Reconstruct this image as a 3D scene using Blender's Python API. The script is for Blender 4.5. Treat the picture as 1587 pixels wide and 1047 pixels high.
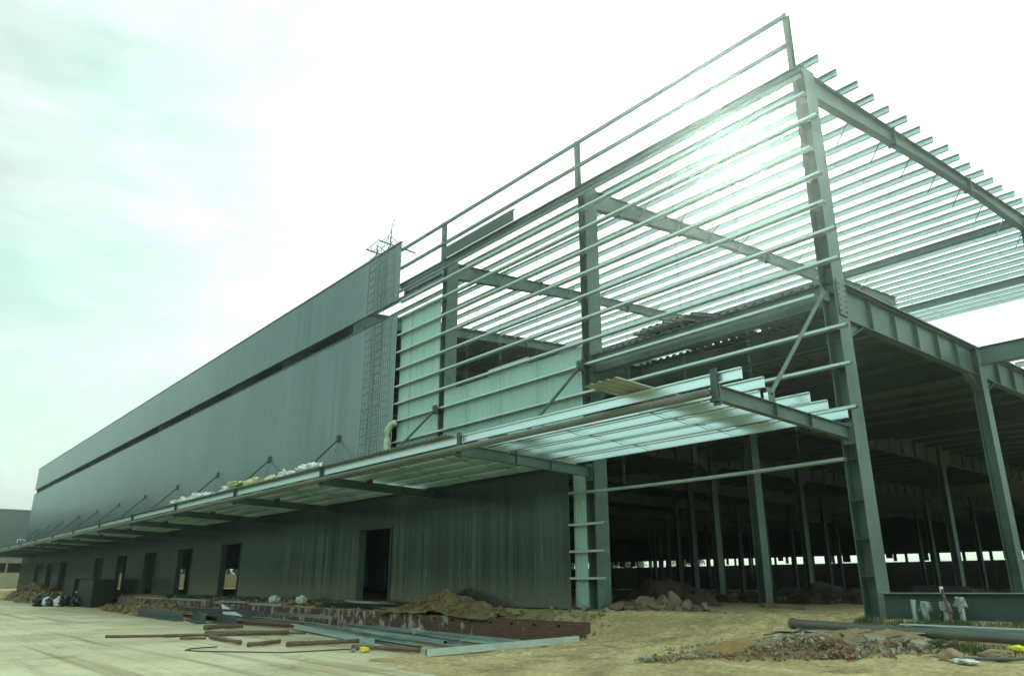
import bpy, bmesh, math, random
from mathutils import Vector, Matrix, noise, Quaternion
R = math.radians
S = bpy.context.scene
for o in list(bpy.data.objects): bpy.data.objects.remove(o)
COL = S.collection
random.seed(7)

# ---------------------------------------------------------------- camera
cam = bpy.data.cameras.new('camera'); cam_o = bpy.data.objects.new('camera', cam); COL.objects.link(cam_o)
cam_o.location = (8.954, -18.357, 0.675)
cam_o.rotation_euler = (math.pi/2 + 0.31526, 0.0, 0.8795)
cam.sensor_width = 36.0; cam.lens = 36.0*1166.6/1587.0
cam.clip_start = 0.1; cam.clip_end = 4000
S.camera = cam_o
S.render.engine = 'CYCLES'
S.cycles.max_bounces = 6; S.cycles.diffuse_bounces = 4; S.cycles.glossy_bounces = 3

# ---------------------------------------------------------------- sky and sun
SUN = Vector((-0.449, 0.725, 0.522)).normalized()
w = bpy.data.worlds.new('World'); S.world = w; w.use_nodes = True
nt = w.node_tree; N = nt.nodes; L = nt.links; N.clear()
def wn(t, **k):
    n = N.new(t)
    for a, b in k.items(): setattr(n, a, b)
    return n
out = wn('ShaderNodeOutputWorld'); bg = wn('ShaderNodeBackground'); L.new(bg.outputs[0], out.inputs[0])
sky = wn('ShaderNodeTexSky', sky_type='NISHITA', sun_disc=False)
sky.sun_elevation = math.asin(SUN.z); sky.sun_rotation = math.atan2(SUN.x, SUN.y)
sky.dust_density = 3.0
tc = wn('ShaderNodeTexCoord')
mp = wn('ShaderNodeMapping'); mp.inputs['Scale'].default_value = (1.2, 1.2, 3.2); L.new(tc.outputs['Generated'], mp.inputs[0])
n1 = wn('ShaderNodeTexNoise'); n1.inputs['Scale'].default_value = 1.7; n1.inputs['Detail'].default_value = 7; n1.inputs['Roughness'].default_value = .55
n1.inputs['Distortion'].default_value = .6
L.new(mp.outputs[0], n1.inputs['Vector'])
dot = wn('ShaderNodeVectorMath', operation='DOT_PRODUCT'); L.new(tc.outputs['Generated'], dot.inputs[0]); dot.inputs[1].default_value = SUN
# thin cloud: thicker towards the sun (cover) and broken by noise
cov = wn('ShaderNodeMapRange'); cov.inputs['From Min'].default_value = .2; cov.inputs['From Max'].default_value = .95
cov.inputs['To Min'].default_value = .38; cov.inputs['To Max'].default_value = 1.0; L.new(dot.outputs['Value'], cov.inputs['Value'])
ns = wn('ShaderNodeMapRange'); ns.inputs['From Min'].default_value = .36; ns.inputs['From Max'].default_value = .66
ns.inputs['To Min'].default_value = -.38; ns.inputs['To Max'].default_value = .45; L.new(n1.outputs['Fac'], ns.inputs['Value'])
ad = wn('ShaderNodeMath', operation='ADD', use_clamp=True); L.new(cov.outputs[0], ad.inputs[0]); L.new(ns.outputs[0], ad.inputs[1])
# cloud radiance: forward scattering round the sun
pw = wn('ShaderNodeMath', operation='POWER'); mx0 = wn('ShaderNodeMath', operation='MAXIMUM'); mx0.inputs[1].default_value = 0
L.new(dot.outputs['Value'], mx0.inputs[0]); L.new(mx0.outputs[0], pw.inputs[0]); pw.inputs[1].default_value = 3.2
pw2 = wn('ShaderNodeMath', operation='POWER'); L.new(mx0.outputs[0], pw2.inputs[0]); pw2.inputs[1].default_value = 500
m1 = wn('ShaderNodeMath', operation='MULTIPLY_ADD'); L.new(pw.outputs[0], m1.inputs[0]); m1.inputs[1].default_value = .5; 
# brighter unseen sky added behind and right of the viewer to light the walls
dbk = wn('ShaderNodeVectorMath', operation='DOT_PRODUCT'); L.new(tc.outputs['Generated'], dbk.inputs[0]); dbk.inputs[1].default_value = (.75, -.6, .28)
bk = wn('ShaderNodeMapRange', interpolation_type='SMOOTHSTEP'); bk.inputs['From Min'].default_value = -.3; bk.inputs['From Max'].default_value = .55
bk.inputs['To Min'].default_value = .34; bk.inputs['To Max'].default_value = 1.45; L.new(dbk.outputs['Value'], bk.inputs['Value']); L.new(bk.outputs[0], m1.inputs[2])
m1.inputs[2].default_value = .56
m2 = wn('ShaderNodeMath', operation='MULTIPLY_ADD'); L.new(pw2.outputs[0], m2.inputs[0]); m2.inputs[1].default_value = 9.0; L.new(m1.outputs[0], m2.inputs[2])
# cloud texture and a paler horizon
n2 = wn('ShaderNodeTexNoise'); n2.inputs['Scale'].default_value = 4.5; n2.inputs['Detail'].default_value = 8; n2.inputs['Roughness'].default_value = .6; n2.inputs['Distortion'].default_value = 1.0
L.new(mp.outputs[0], n2.inputs['Vector'])
tx = wn('ShaderNodeMapRange'); tx.inputs['From Min'].default_value = .3; tx.inputs['From Max'].default_value = .7; tx.inputs['To Min'].default_value = .86; tx.inputs['To Max'].default_value = 1.16; L.new(n2.outputs['Fac'], tx.inputs['Value'])
spz = wn('ShaderNodeSeparateXYZ'); L.new(tc.outputs['Generated'], spz.inputs[0])
hz = wn('ShaderNodeMapRange', interpolation_type='SMOOTHSTEP'); hz.inputs['From Min'].default_value = .45; hz.inputs['From Max'].default_value = .0; hz.inputs['To Min'].default_value = 1.0; hz.inputs['To Max'].default_value = 1.25; L.new(spz.outputs[2], hz.inputs['Value'])
txh = wn('ShaderNodeMath', operation='MULTIPLY'); L.new(tx.outputs[0], txh.inputs[0]); L.new(hz.outputs[0], txh.inputs[1])
m3 = wn('ShaderNodeMath', operation='MULTIPLY'); L.new(m2.outputs[0], m3.inputs[0]); L.new(txh.outputs[0], m3.inputs[1])
cc = wn('ShaderNodeVectorMath', operation='SCALE'); cc.inputs[0].default_value = (.88, 1.03, .96); L.new(m3.outputs[0], cc.inputs['Scale'])
sk = wn('ShaderNodeVectorMath', operation='MULTIPLY'); L.new(sky.outputs[0], sk.inputs[0]); sk.inputs[1].default_value = (.8, 1.0, .62)
sk2 = wn('ShaderNodeVectorMath', operation='SCALE'); L.new(sk.outputs[0], sk2.inputs[0]); sk2.inputs['Scale'].default_value = .075
skb = wn('ShaderNodeVectorMath', operation='ADD'); L.new(sk2.outputs[0], skb.inputs[0]); skb.inputs[1].default_value = (.065, .165, .16)
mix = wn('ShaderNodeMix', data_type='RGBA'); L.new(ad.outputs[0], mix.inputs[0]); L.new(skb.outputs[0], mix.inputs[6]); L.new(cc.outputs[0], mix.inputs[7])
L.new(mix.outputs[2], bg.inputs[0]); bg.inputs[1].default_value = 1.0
sl = bpy.data.lights.new('sun', 'SUN'); so = bpy.data.objects.new('sun', sl); COL.objects.link(so)
sl.energy = 1.4; sl.angle = R(3); sl.color = (.90, 1.0, .86)
so.rotation_euler = SUN.to_track_quat('Z', 'Y').to_euler(); so.location = (0, 0, 60)
S.view_settings.view_transform = 'Standard'; S.view_settings.look = 'None'; S.view_settings.exposure = 1.0; S.view_settings.gamma = 1.0

# ---------------------------------------------------------------- materials
def mat(name, col, rough=.6, metal=0.0, var=.15, vscale=3.0, stretch=(1, 1, 1), bump=0.0, bscale=20, col2=None, spots=0, coat=0, spec=None):
    m = bpy.data.materials.new(name); m.use_nodes = True
    t = m.node_tree; n = t.nodes; l = t.links; b = n['Principled BSDF']
    tcn = n.new('ShaderNodeTexCoord'); mpn = n.new('ShaderNodeMapping'); mpn.inputs['Scale'].default_value = stretch
    l.new(tcn.outputs['Object'], mpn.inputs[0])
    a = n.new('ShaderNodeTexNoise'); a.inputs['Scale'].default_value = vscale; a.inputs['Detail'].default_value = 6; a.inputs['Roughness'].default_value = .6
    l.new(mpn.outputs[0], a.inputs['Vector'])
    r = n.new('ShaderNodeValToRGB'); r.color_ramp.elements[0].position = .3; r.color_ramp.elements[1].position = .7
    c2 = col2 if col2 else tuple(min(1, c*(1+var)) for c in col)
    c1 = tuple(c*(1-var) for c in col)
    r.color_ramp.elements[0].color = (*c1, 1); r.color_ramp.elements[1].color = (*c2, 1)
    l.new(a.outputs['Fac'], r.inputs[0]); last = r.outputs[0]
    if spots:
        a2 = n.new('ShaderNodeTexNoise'); a2.inputs['Scale'].default_value = vscale*5; a2.inputs['Detail'].default_value = 5
        l.new(mpn.outputs[0], a2.inputs['Vector'])
        r2 = n.new('ShaderNodeMapRange'); r2.inputs['From Min'].default_value = .62; r2.inputs['From Max'].default_value = .72; r2.inputs['To Max'].default_value = spots
        l.new(a2.outputs['Fac'], r2.inputs['Value'])
        mm = n.new('ShaderNodeMix'); mm.data_type = 'RGBA'; l.new(r2.outputs[0], mm.inputs[0]); l.new(last, mm.inputs[6]); mm.inputs[7].default_value = (.10, .055, .03, 1)
        last = mm.outputs[2]
    l.new(last, b.inputs['Base Color'])
    rr = n.new('ShaderNodeMapRange'); rr.inputs['To Min'].default_value = max(.05, rough-.12); rr.inputs['To Max'].default_value = min(1, rough+.12)
    l.new(a.outputs['Fac'], rr.inputs['Value']); l.new(rr.outputs[0], b.inputs['Roughness'])
    b.inputs['Metallic'].default_value = metal
    if spec is not None: b.inputs['Specular IOR Level'].default_value = spec
    if bump:
        bn = n.new('ShaderNodeTexNoise'); bn.inputs['Scale'].default_value = bscale; bn.inputs['Detail'].default_value = 8; l.new(tcn.outputs['Object'], bn.inputs['Vector'])
        bp = n.new('ShaderNodeBump'); bp.inputs['Strength'].default_value = bump; bp.inputs['Distance'].default_value = .04
        l.new(bn.outputs['Fac'], bp.inputs['Height']); l.new(bp.outputs[0], b.inputs['Normal'])
    return m

M = {}
M['steel'] = mat('green_grey_primer', (.095, .148, .13), .42, .25, .3, 1.1, spots=.6)
M['steel_dark'] = mat('dark_primer', (.05, .08, .07), .55, .1, .2, 1.5, spots=.5)
M['galv'] = mat('galvanised_steel', (.50, .60, .56), .38, .75, .14, 1.5, (.6, 2, 2), spots=.12)
M['galv_bright'] = mat('bright_galvanised_steel', (.76, .97, .97), .33, .85, .10, 1.2, (.5, 2, 2))
M['roof_purlin'] = mat('roof_purlin_zinc', (.46, .57, .545), .36, .85, .14, 1.5, (.6, 2, 2), spots=.12)
M['rib'] = mat('weathered_sheet', (.30, .33, .27), .6, .3, .2, 2, bump=.1)
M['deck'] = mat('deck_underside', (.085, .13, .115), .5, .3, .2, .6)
M['soffit'] = mat('canopy_sheet', (.16, .20, .175), .42, .4, .2, .7, (.3, 1, 1))
M['wood'] = mat('weathered_log', (.155, .11, .07), .85, 0, .35, 6, (1, 1, 1), bump=.4, bscale=30)
M['rock'] = mat('broken_concrete', (.25, .21, .13), .9, 0, .3, 4, bump=.5, bscale=12)
M['rock2'] = mat('grey_stone', (.27, .26, .19), .9, 0, .5, 3, bump=.5, bscale=12)
M['redbrick'] = mat('broken_brick', (.23, .135, .065), .9, 0, .4, 5, bump=.5, bscale=14)
M['pinkrock'] = mat('pinkish_stone', (.28, .20, .12), .85, 0, .2, 3, bump=.4, bscale=14)
M['plastic'] = mat('white_plastic', (.62, .66, .60), .45, 0, .25, 4, bump=.3, bscale=9)
M['wool'] = mat('yellow_wool', (.55, .56, .30), .95, 0, .2, 8, bump=.5, bscale=25)
M['roll'] = mat('insulation_roll', (.42, .52, .34), .8, 0, .15, 5, bump=.4, bscale=10)
M['black'] = mat('black_sheet', (.012, .018, .015), .6, 0, .3, 2)
M['tarp'] = mat('dark_tarp', (.018, .02, .022), .35, 0, .3, 3, bump=.6, bscale=6)
M['cloth'] = mat('grey_rag', (.25, .29, .25), .9, 0, .5, 14, bump=.6, bscale=20)
M['yellow'] = mat('yellow_glove', (.75, .72, .04), .6, 0, .15, 6)
M['cable'] = mat('brown_cable', (.10, .055, .03), .6)
M['orange'] = mat('orange_helmet', (.70, .28, .03), .4)
M['skin'] = mat('skin', (.35, .20, .13), .6)
M['hair'] = mat('hair', (.02, .015, .012), .7)
M['jacket'] = mat('dark_jacket', (.03, .06, .05), .8)
M['trousers'] = mat('trousers', (.20, .14, .13), .85)
M['conc'] = mat('pale_concrete', (.36, .37, .31), .85, 0, .15, 2, bump=.2)
M['grass'] = mat('weeds', (.055, .10, .03), .7, 0, .4, 2)
M['straw'] = mat('dry_straw', (.27, .22, .10), .8, 0, .3, 3)
M['leaf'] = mat('leaves', (.06, .13, .035), .6, 0, .5, 1.0)
M['bark'] = mat('bark', (.08, .065, .045), .9, 0, .3, 5)
M['yard'] = mat('added_belt_dark', (.035, .042, .034), .9, 0, .4, .3)  # added belt's tone, kept dark so the lower cladding mirrors less light
M['fence'] = mat('boundary_wall', (.36, .33, .23), .9, 0, .15, .2)
M['farclad'] = mat('far_cladding', (.10, .125, .12), .5, .1, .08, .3)
M['white'] = mat('white_paint', (.75, .78, .74), .6)
M['glass'] = mat('window_glass', (.03, .05, .05), .12, 0)
M['wire'] = mat('ladder_wire', (.10, .12, .10), .6, .2)
M['rope'] = mat('pale_rope', (.45, .47, .36), .9)
M['rust'] = mat('rusty_steel', (.13, .07, .045), .8, .1, .4, 6, bump=.3)
M['pipe'] = mat('painted_pipe', (.115, .125, .10), .42, .2, .25, 2, (1, 1, 1), spots=.4)

def clad(name, col, col2, rough, metal, streak, panel=.8):
    """ribbed wall sheet: each sheet a slightly different tone, rain streaks run down it"""
    m = bpy.data.materials.new(name); m.use_nodes = True
    t = m.node_tree; n = t.nodes; l = t.links; b = n['Principled BSDF']
    g = n.new('ShaderNodeNewGeometry'); sp = n.new('ShaderNodeSeparateXYZ'); l.new(g.outputs['Position'], sp.inputs[0])
    fl = n.new('ShaderNodeMath'); fl.operation = 'SNAP'; fl.inputs[1].default_value = panel; l.new(sp.outputs[0], fl.inputs[0])
    wnz = n.new('ShaderNodeTexWhiteNoise'); wnz.noise_dimensions = '1D'; l.new(fl.outputs[0], wnz.inputs['W'])
    mpn = n.new('ShaderNodeMapping'); mpn.inputs['Scale'].default_value = (2.6, 1, .025); l.new(g.outputs['Position'], mpn.inputs[0])
    a = n.new('ShaderNodeTexNoise'); a.inputs['Scale'].default_value = 1.6; a.inputs['Detail'].default_value = 2.5; a.inputs['Roughness'].default_value = .5; l.new(mpn.outputs[0], a.inputs['Vector'])
    a2 = n.new('ShaderNodeTexNoise'); a2.inputs['Scale'].default_value = .25; a2.inputs['Detail'].default_value = 4; l.new(g.outputs['Position'], a2.inputs['Vector'])
    s1 = n.new('ShaderNodeMath'); s1.operation = 'MULTIPLY_ADD'; l.new(wnz.outputs['Value'], s1.inputs[0]); s1.inputs[1].default_value = .11; l.new(a.outputs['Fac'], s1.inputs[2])
    s2 = n.new('ShaderNodeMath'); s2.operation = 'MULTIPLY_ADD'; l.new(a2.outputs['Fac'], s2.inputs[0]); s2.inputs[1].default_value = .5; l.new(s1.outputs[0], s2.inputs[2])
    r = n.new('ShaderNodeMapRange'); r.inputs['From Min'].default_value = .55; r.inputs['From Max'].default_value = 1.2; l.new(s2.outputs[0], r.inputs['Value'])
    mm = n.new('ShaderNodeMix'); mm.data_type = 'RGBA'; l.new(r.outputs[0], mm.inputs[0]); mm.inputs[6].default_value = (*col, 1); mm.inputs[7].default_value = (*col2, 1)
    sz = n.new('ShaderNodeMapRange'); sz.inputs['From Min'].default_value = .75; sz.inputs['From Max'].default_value = -.1; sz.inputs['To Max'].default_value = .75; l.new(sp.outputs[2], sz.inputs['Value'])
    a5 = n.new('ShaderNodeTexNoise'); a5.inputs['Scale'].default_value = 3.5; a5.inputs['Detail'].default_value = 6; l.new(g.outputs['Position'], a5.inputs['Vector'])
    mu = n.new('ShaderNodeMath'); mu.operation = 'MULTIPLY'; l.new(sz.outputs[0], mu.inputs[0]); l.new(a5.outputs['Fac'], mu.inputs[1])
    m5 = n.new('ShaderNodeMix'); m5.data_type = 'RGBA'; l.new(mu.outputs[0], m5.inputs[0]); l.new(mm.outputs[2], m5.inputs[6]); m5.inputs[7].default_value = (.13, .10, .055, 1)
    l.new(m5.outputs[2], b.inputs['Base Color'])
    im = n.new('ShaderNodeMath'); im.operation = 'MULTIPLY_ADD'; l.new(mu.outputs[0], im.inputs[0]); im.inputs[1].default_value = -metal; im.inputs[2].default_value = metal; l.new(im.outputs[0], b.inputs['Metallic'])
    rr = n.new('ShaderNodeMapRange'); rr.inputs['To Min'].default_value = rough-.08; rr.inputs['To Max'].default_value = rough+.10
    l.new(a.outputs['Fac'], rr.inputs['Value']); l.new(rr.outputs[0], b.inputs['Roughness'])
    return m
M['clad'] = clad('dark_cladding', (.135, .172, .162), (.195, .25, .238), .20, .95, 1)
M['liner'] = clad('pale_liner', (.30, .47, .41), (.39, .56, .50), .5, .1, 1, 1.0)

def dirt_material():
    m = bpy.data.materials.new('site_dirt'); m.use_nodes = True
    t = m.node_tree; n = t.nodes; l = t.links; b = n['Principled BSDF']
    g = n.new('ShaderNodeNewGeometry')
    def nz(sc, det=8, st=None, rough=.6):
        a = n.new('ShaderNodeTexNoise'); a.inputs['Scale'].default_value = sc; a.inputs['Detail'].default_value = det; a.inputs['Roughness'].default_value = rough
        if st:
            mpn = n.new('ShaderNodeMapping'); mpn.inputs['Scale'].default_value = st; mpn.inputs['Rotation'].default_value = (0, 0, R(-48)); l.new(g.outputs['Position'], mpn.inputs[0]); l.new(mpn.outputs[0], a.inputs['Vector'])
        else: l.new(g.outputs['Position'], a.inputs['Vector'])
        return a
    a = nz(.45); r = n.new('ShaderNodeValToRGB'); l.new(a.outputs['Fac'], r.inputs[0])
    e = r.color_ramp.elements; e[0].position = .32; e[0].color = (.30, .22, .09, 1); e[1].position = .68; e[1].color = (.53, .42, .20, 1)
    tr = nz(1.0, 8, (.10, 2.6, 1)); r2 = n.new('ShaderNodeMapRange'); r2.inputs['From Min'].default_value = .42; r2.inputs['From Max'].default_value = .62; l.new(tr.outputs['Fac'], r2.inputs['Value'])
    mm = n.new('ShaderNodeMix'); mm.data_type = 'RGBA'; mm.inputs[7].default_value = (.60, .49, .25, 1); l.new(r.outputs[0], mm.inputs[6])
    k = n.new('ShaderNodeMath'); k.operation = 'MULTIPLY'; k.inputs[1].default_value = .7; l.new(r2.outputs[0], k.inputs[0]); l.new(k.outputs[0], mm.inputs[0])
    pt = nz(.8, 9, None, .7); rp_ = n.new('ShaderNodeMapRange'); rp_.inputs['From Min'].default_value = .52; rp_.inputs['From Max'].default_value = .66; rp_.inputs['To Max'].default_value = .75; l.new(pt.outputs['Fac'], rp_.inputs['Value'])
    m6 = n.new('ShaderNodeMix'); m6.data_type = 'RGBA'; m6.inputs[7].default_value = (.20, .145, .07, 1); l.new(rp_.outputs[0], m6.inputs[0]); l.new(mm.outputs[2], m6.inputs[6]); mm = m6
    f = nz(9, 8); r3 = n.new('ShaderNodeMapRange'); r3.inputs['From Min'].default_value = .3; r3.inputs['From Max'].default_value = .7; r3.inputs['To Min'].default_value = .6; r3.inputs['To Max'].default_value = 1.22; l.new(f.outputs['Fac'], r3.inputs['Value'])
    sc = n.new('ShaderNodeVectorMath'); sc.operation = 'SCALE'; l.new(mm.outputs[2], sc.inputs[0]); l.new(r3.outputs[0], sc.inputs['Scale'])
    l.new(sc.outputs[0], b.inputs['Base Color']); b.inputs['Roughness'].default_value = .95
    bp = n.new('ShaderNodeBump'); bp.inputs['Strength'].default_value = .55; bp.inputs['Distance'].default_value = .06
    f2 = nz(14, 10); l.new(f2.outputs['Fac'], bp.inputs['Height']); l.new(bp.outputs[0], b.inputs['Normal'])
    return m
M['dirt'] = dirt_material()
M['dirt_dark'] = mat('dug_soil', (.23, .17, .08), .95, 0, .3, 1.5, bump=.9, bscale=7)
M['black_soil'] = mat('dark_soil', (.055, .043, .028), .95, 0, .3, 2, bump=.9, bscale=7)  # much darker soil tone, used on the heaps inside the hall
M['slab'] = mat('earthy_slab', (.17, .14, .08), .95, 0, .4, 3, bump=.8, bscale=9)
M['wet'] = mat('ochre_sand', (.26, .17, .055), .8, 0, .25, 2.5, bump=.5, bscale=9)
M['dust'] = mat('rubble_soil', (.21, .155, .08), .95, 0, .35, 3, bump=.9, bscale=9)

def pave_material():
    m = bpy.data.materials.new('dusty_concrete'); m.use_nodes = True
    t = m.node_tree; n = t.nodes; l = t.links; b = n['Principled BSDF']; g = n.new('ShaderNodeNewGeometry')
    def nz(sc, st, rot=0, det=7):
        mpn = n.new('ShaderNodeMapping'); mpn.inputs['Scale'].default_value = st; mpn.inputs['Rotation'].default_value = (0, 0, rot); l.new(g.outputs['Position'], mpn.inputs[0])
        a = n.new('ShaderNodeTexNoise'); a.inputs['Scale'].default_value = sc; a.inputs['Detail'].default_value = det; l.new(mpn.outputs[0], a.inputs['Vector']); return a
    a = nz(.25, (1, 1, 1)); r = n.new('ShaderNodeValToRGB'); e = r.color_ramp.elements
    e[0].position = .35; e[0].color = (.47, .435, .25, 1); e[1].position = .68; e[1].color = (.66, .62, .40, 1); l.new(a.outputs['Fac'], r.inputs[0])
    s = nz(1.2, (.05, 1.6, 1), R(-50)); r2 = n.new('ShaderNodeMapRange'); r2.inputs['From Min'].default_value = .53; r2.inputs['From Max'].default_value = .68; r2.inputs['To Max'].default_value = .75; l.new(s.outputs['Fac'], r2.inputs['Value'])
    mm = n.new('ShaderNodeMix'); mm.data_type = 'RGBA'; mm.inputs[7].default_value = (.30, .235, .12, 1); l.new(r.outputs[0], mm.inputs[6]); l.new(r2.outputs[0], mm.inputs[0])
    f = nz(6, (1, 1, 1)); r3 = n.new('ShaderNodeMapRange'); r3.inputs['From Min'].default_value = .3; r3.inputs['From Max'].default_value = .7; r3.inputs['To Min'].default_value = .86; r3.inputs['To Max'].default_value = 1.1; l.new(f.outputs['Fac'], r3.inputs['Value'])
    st = nz(.7, (1, 1, 1), 0, 9); r4 = n.new('ShaderNodeMapRange'); r4.inputs['From Min'].default_value = .56; r4.inputs['From Max'].default_value = .72; r4.inputs['To Min'].default_value = 1; r4.inputs['To Max'].default_value = .68; l.new(st.outputs['Fac'], r4.inputs['Value'])
    vo = n.new('ShaderNodeTexVoronoi'); vo.feature = 'DISTANCE_TO_EDGE'; vo.inputs['Scale'].default_value = .22; wv = nz(1.2, (1, 1, 1)); ad_ = n.new('ShaderNodeVectorMath'); ad_.operation = 'ADD'; l.new(g.outputs['Position'], ad_.inputs[0]); l.new(wv.outputs['Color'], ad_.inputs[1]); l.new(ad_.outputs[0], vo.inputs['Vector'])
    r5 = n.new('ShaderNodeMapRange'); r5.inputs['From Max'].default_value = .006; r5.inputs['To Min'].default_value = .6; r5.inputs['To Max'].default_value = 1; l.new(vo.outputs[0], r5.inputs['Value'])
    br = n.new('ShaderNodeTexBrick'); br.offset = 0; br.inputs['Scale'].default_value = 1; br.inputs['Brick Width'].default_value = 5; br.inputs['Row Height'].default_value = 4.2; br.inputs['Mortar Size'].default_value = .025; br.inputs['Color1'].default_value = (1,1,1,1); br.inputs['Color2'].default_value = (.96,.96,.96,1); br.inputs['Mortar'].default_value = (.72,.68,.58,1); l.new(g.outputs['Position'], br.inputs['Vector'])
    q1 = n.new('ShaderNodeMath'); q1.operation = 'MULTIPLY'; l.new(r4.outputs[0], q1.inputs[0]); l.new(r5.outputs[0], q1.inputs[1])
    q2 = n.new('ShaderNodeMath'); q2.operation = 'MULTIPLY'; l.new(q1.outputs[0], q2.inputs[0]); l.new(r3.outputs[0], q2.inputs[1])
    q3 = n.new('ShaderNodeVectorMath'); q3.operation = 'MULTIPLY'; l.new(mm.outputs[2], q3.inputs[0]); l.new(br.outputs['Color'], q3.inputs[1])
    sc = n.new('ShaderNodeVectorMath'); sc.operation = 'SCALE'; l.new(q3.outputs[0], sc.inputs[0]); l.new(q2.outputs[0], sc.inputs['Scale'])
    l.new(sc.outputs[0], b.inputs['Base Color']); b.inputs['Roughness'].default_value = .85
    bp = n.new('ShaderNodeBump'); bp.inputs['Strength'].default_value = .25; bp.inputs['Distance'].default_value = .02; l.new(f.outputs['Fac'], bp.inputs['Height']); l.new(bp.outputs[0], b.inputs['Normal'])
    return m
M['pave'] = pave_material()

def brick_material():
    m = bpy.data.materials.new('stained_brick'); m.use_nodes = True
    t = m.node_tree; n = t.nodes; l = t.links; b = n['Principled BSDF']; g = n.new('ShaderNodeNewGeometry')
    sp = n.new('ShaderNodeSeparateXYZ'); l.new(g.outputs['Position'], sp.inputs[0]); cb = n.new('ShaderNodeCombineXYZ')
    xy = n.new('ShaderNodeMath'); xy.operation = 'ADD'; l.new(sp.outputs[0], xy.inputs[0]); l.new(sp.outputs[1], xy.inputs[1])
    l.new(xy.outputs[0], cb.inputs[0]); l.new(sp.outputs[2], cb.inputs[1])
    br = n.new('ShaderNodeTexBrick'); l.new(cb.outputs[0], br.inputs['Vector']); br.inputs['Scale'].default_value = 1
    br.inputs['Brick Width'].default_value = .25; br.inputs['Row Height'].default_value = .068; br.inputs['Mortar Size'].default_value = .008
    br.inputs['Color1'].default_value = (.17, .065, .038, 1); br.inputs['Color2'].default_value = (.09, .045, .03, 1); br.inputs['Mortar'].default_value = (.19, .15, .11, 1)
    a = n.new('ShaderNodeTexNoise'); a.inputs['Scale'].default_value = 1; a.inputs['Detail'].default_value = 6
    mpn = n.new('ShaderNodeMapping'); mpn.inputs['Scale'].default_value = (4, 1, 2.2); l.new(g.outputs['Position'], mpn.inputs[0]); l.new(mpn.outputs[0], a.inputs['Vector'])
    # lime runs: many left of x = -12, few to the right of it
    mr = n.new('ShaderNodeMapRange'); mr.inputs['From Min'].default_value = -15; mr.inputs['From Max'].default_value = -11; mr.inputs['To Min'].default_value = .52; mr.inputs['To Max'].default_value = .66; l.new(sp.outputs[0], mr.inputs['Value'])
    gt = n.new('ShaderNodeMath'); gt.operation = 'SUBTRACT'; l.new(a.outputs['Fac'], gt.inputs[0]); l.new(mr.outputs[0], gt.inputs[1])
    k = n.new('ShaderNodeMath'); k.operation = 'MULTIPLY'; k.use_clamp = True; k.inputs[1].default_value = 14; l.new(gt.outputs[0], k.inputs[0])
    mm = n.new('ShaderNodeMix'); mm.data_type = 'RGBA'; l.new(k.outputs[0], mm.inputs[0]); l.new(br.outputs[0], mm.inputs[6]); mm.inputs[7].default_value = (.40, .39, .34, 1)
    a3 = n.new('ShaderNodeTexNoise'); a3.inputs['Scale'].default_value = .7; l.new(g.outputs['Position'], a3.inputs['Vector'])
    l.new(mm.outputs[2], b.inputs['Base Color']); b.inputs['Roughness'].default_value = .9
    bp = n.new('ShaderNodeBump'); bp.inputs['Distance'].default_value = .012; l.new(br.outputs['Fac'], bp.inputs['Height']); bp.invert = True; l.new(bp.outputs[0], b.inputs['Normal'])
    return m
M['brick'] = brick_material()

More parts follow.
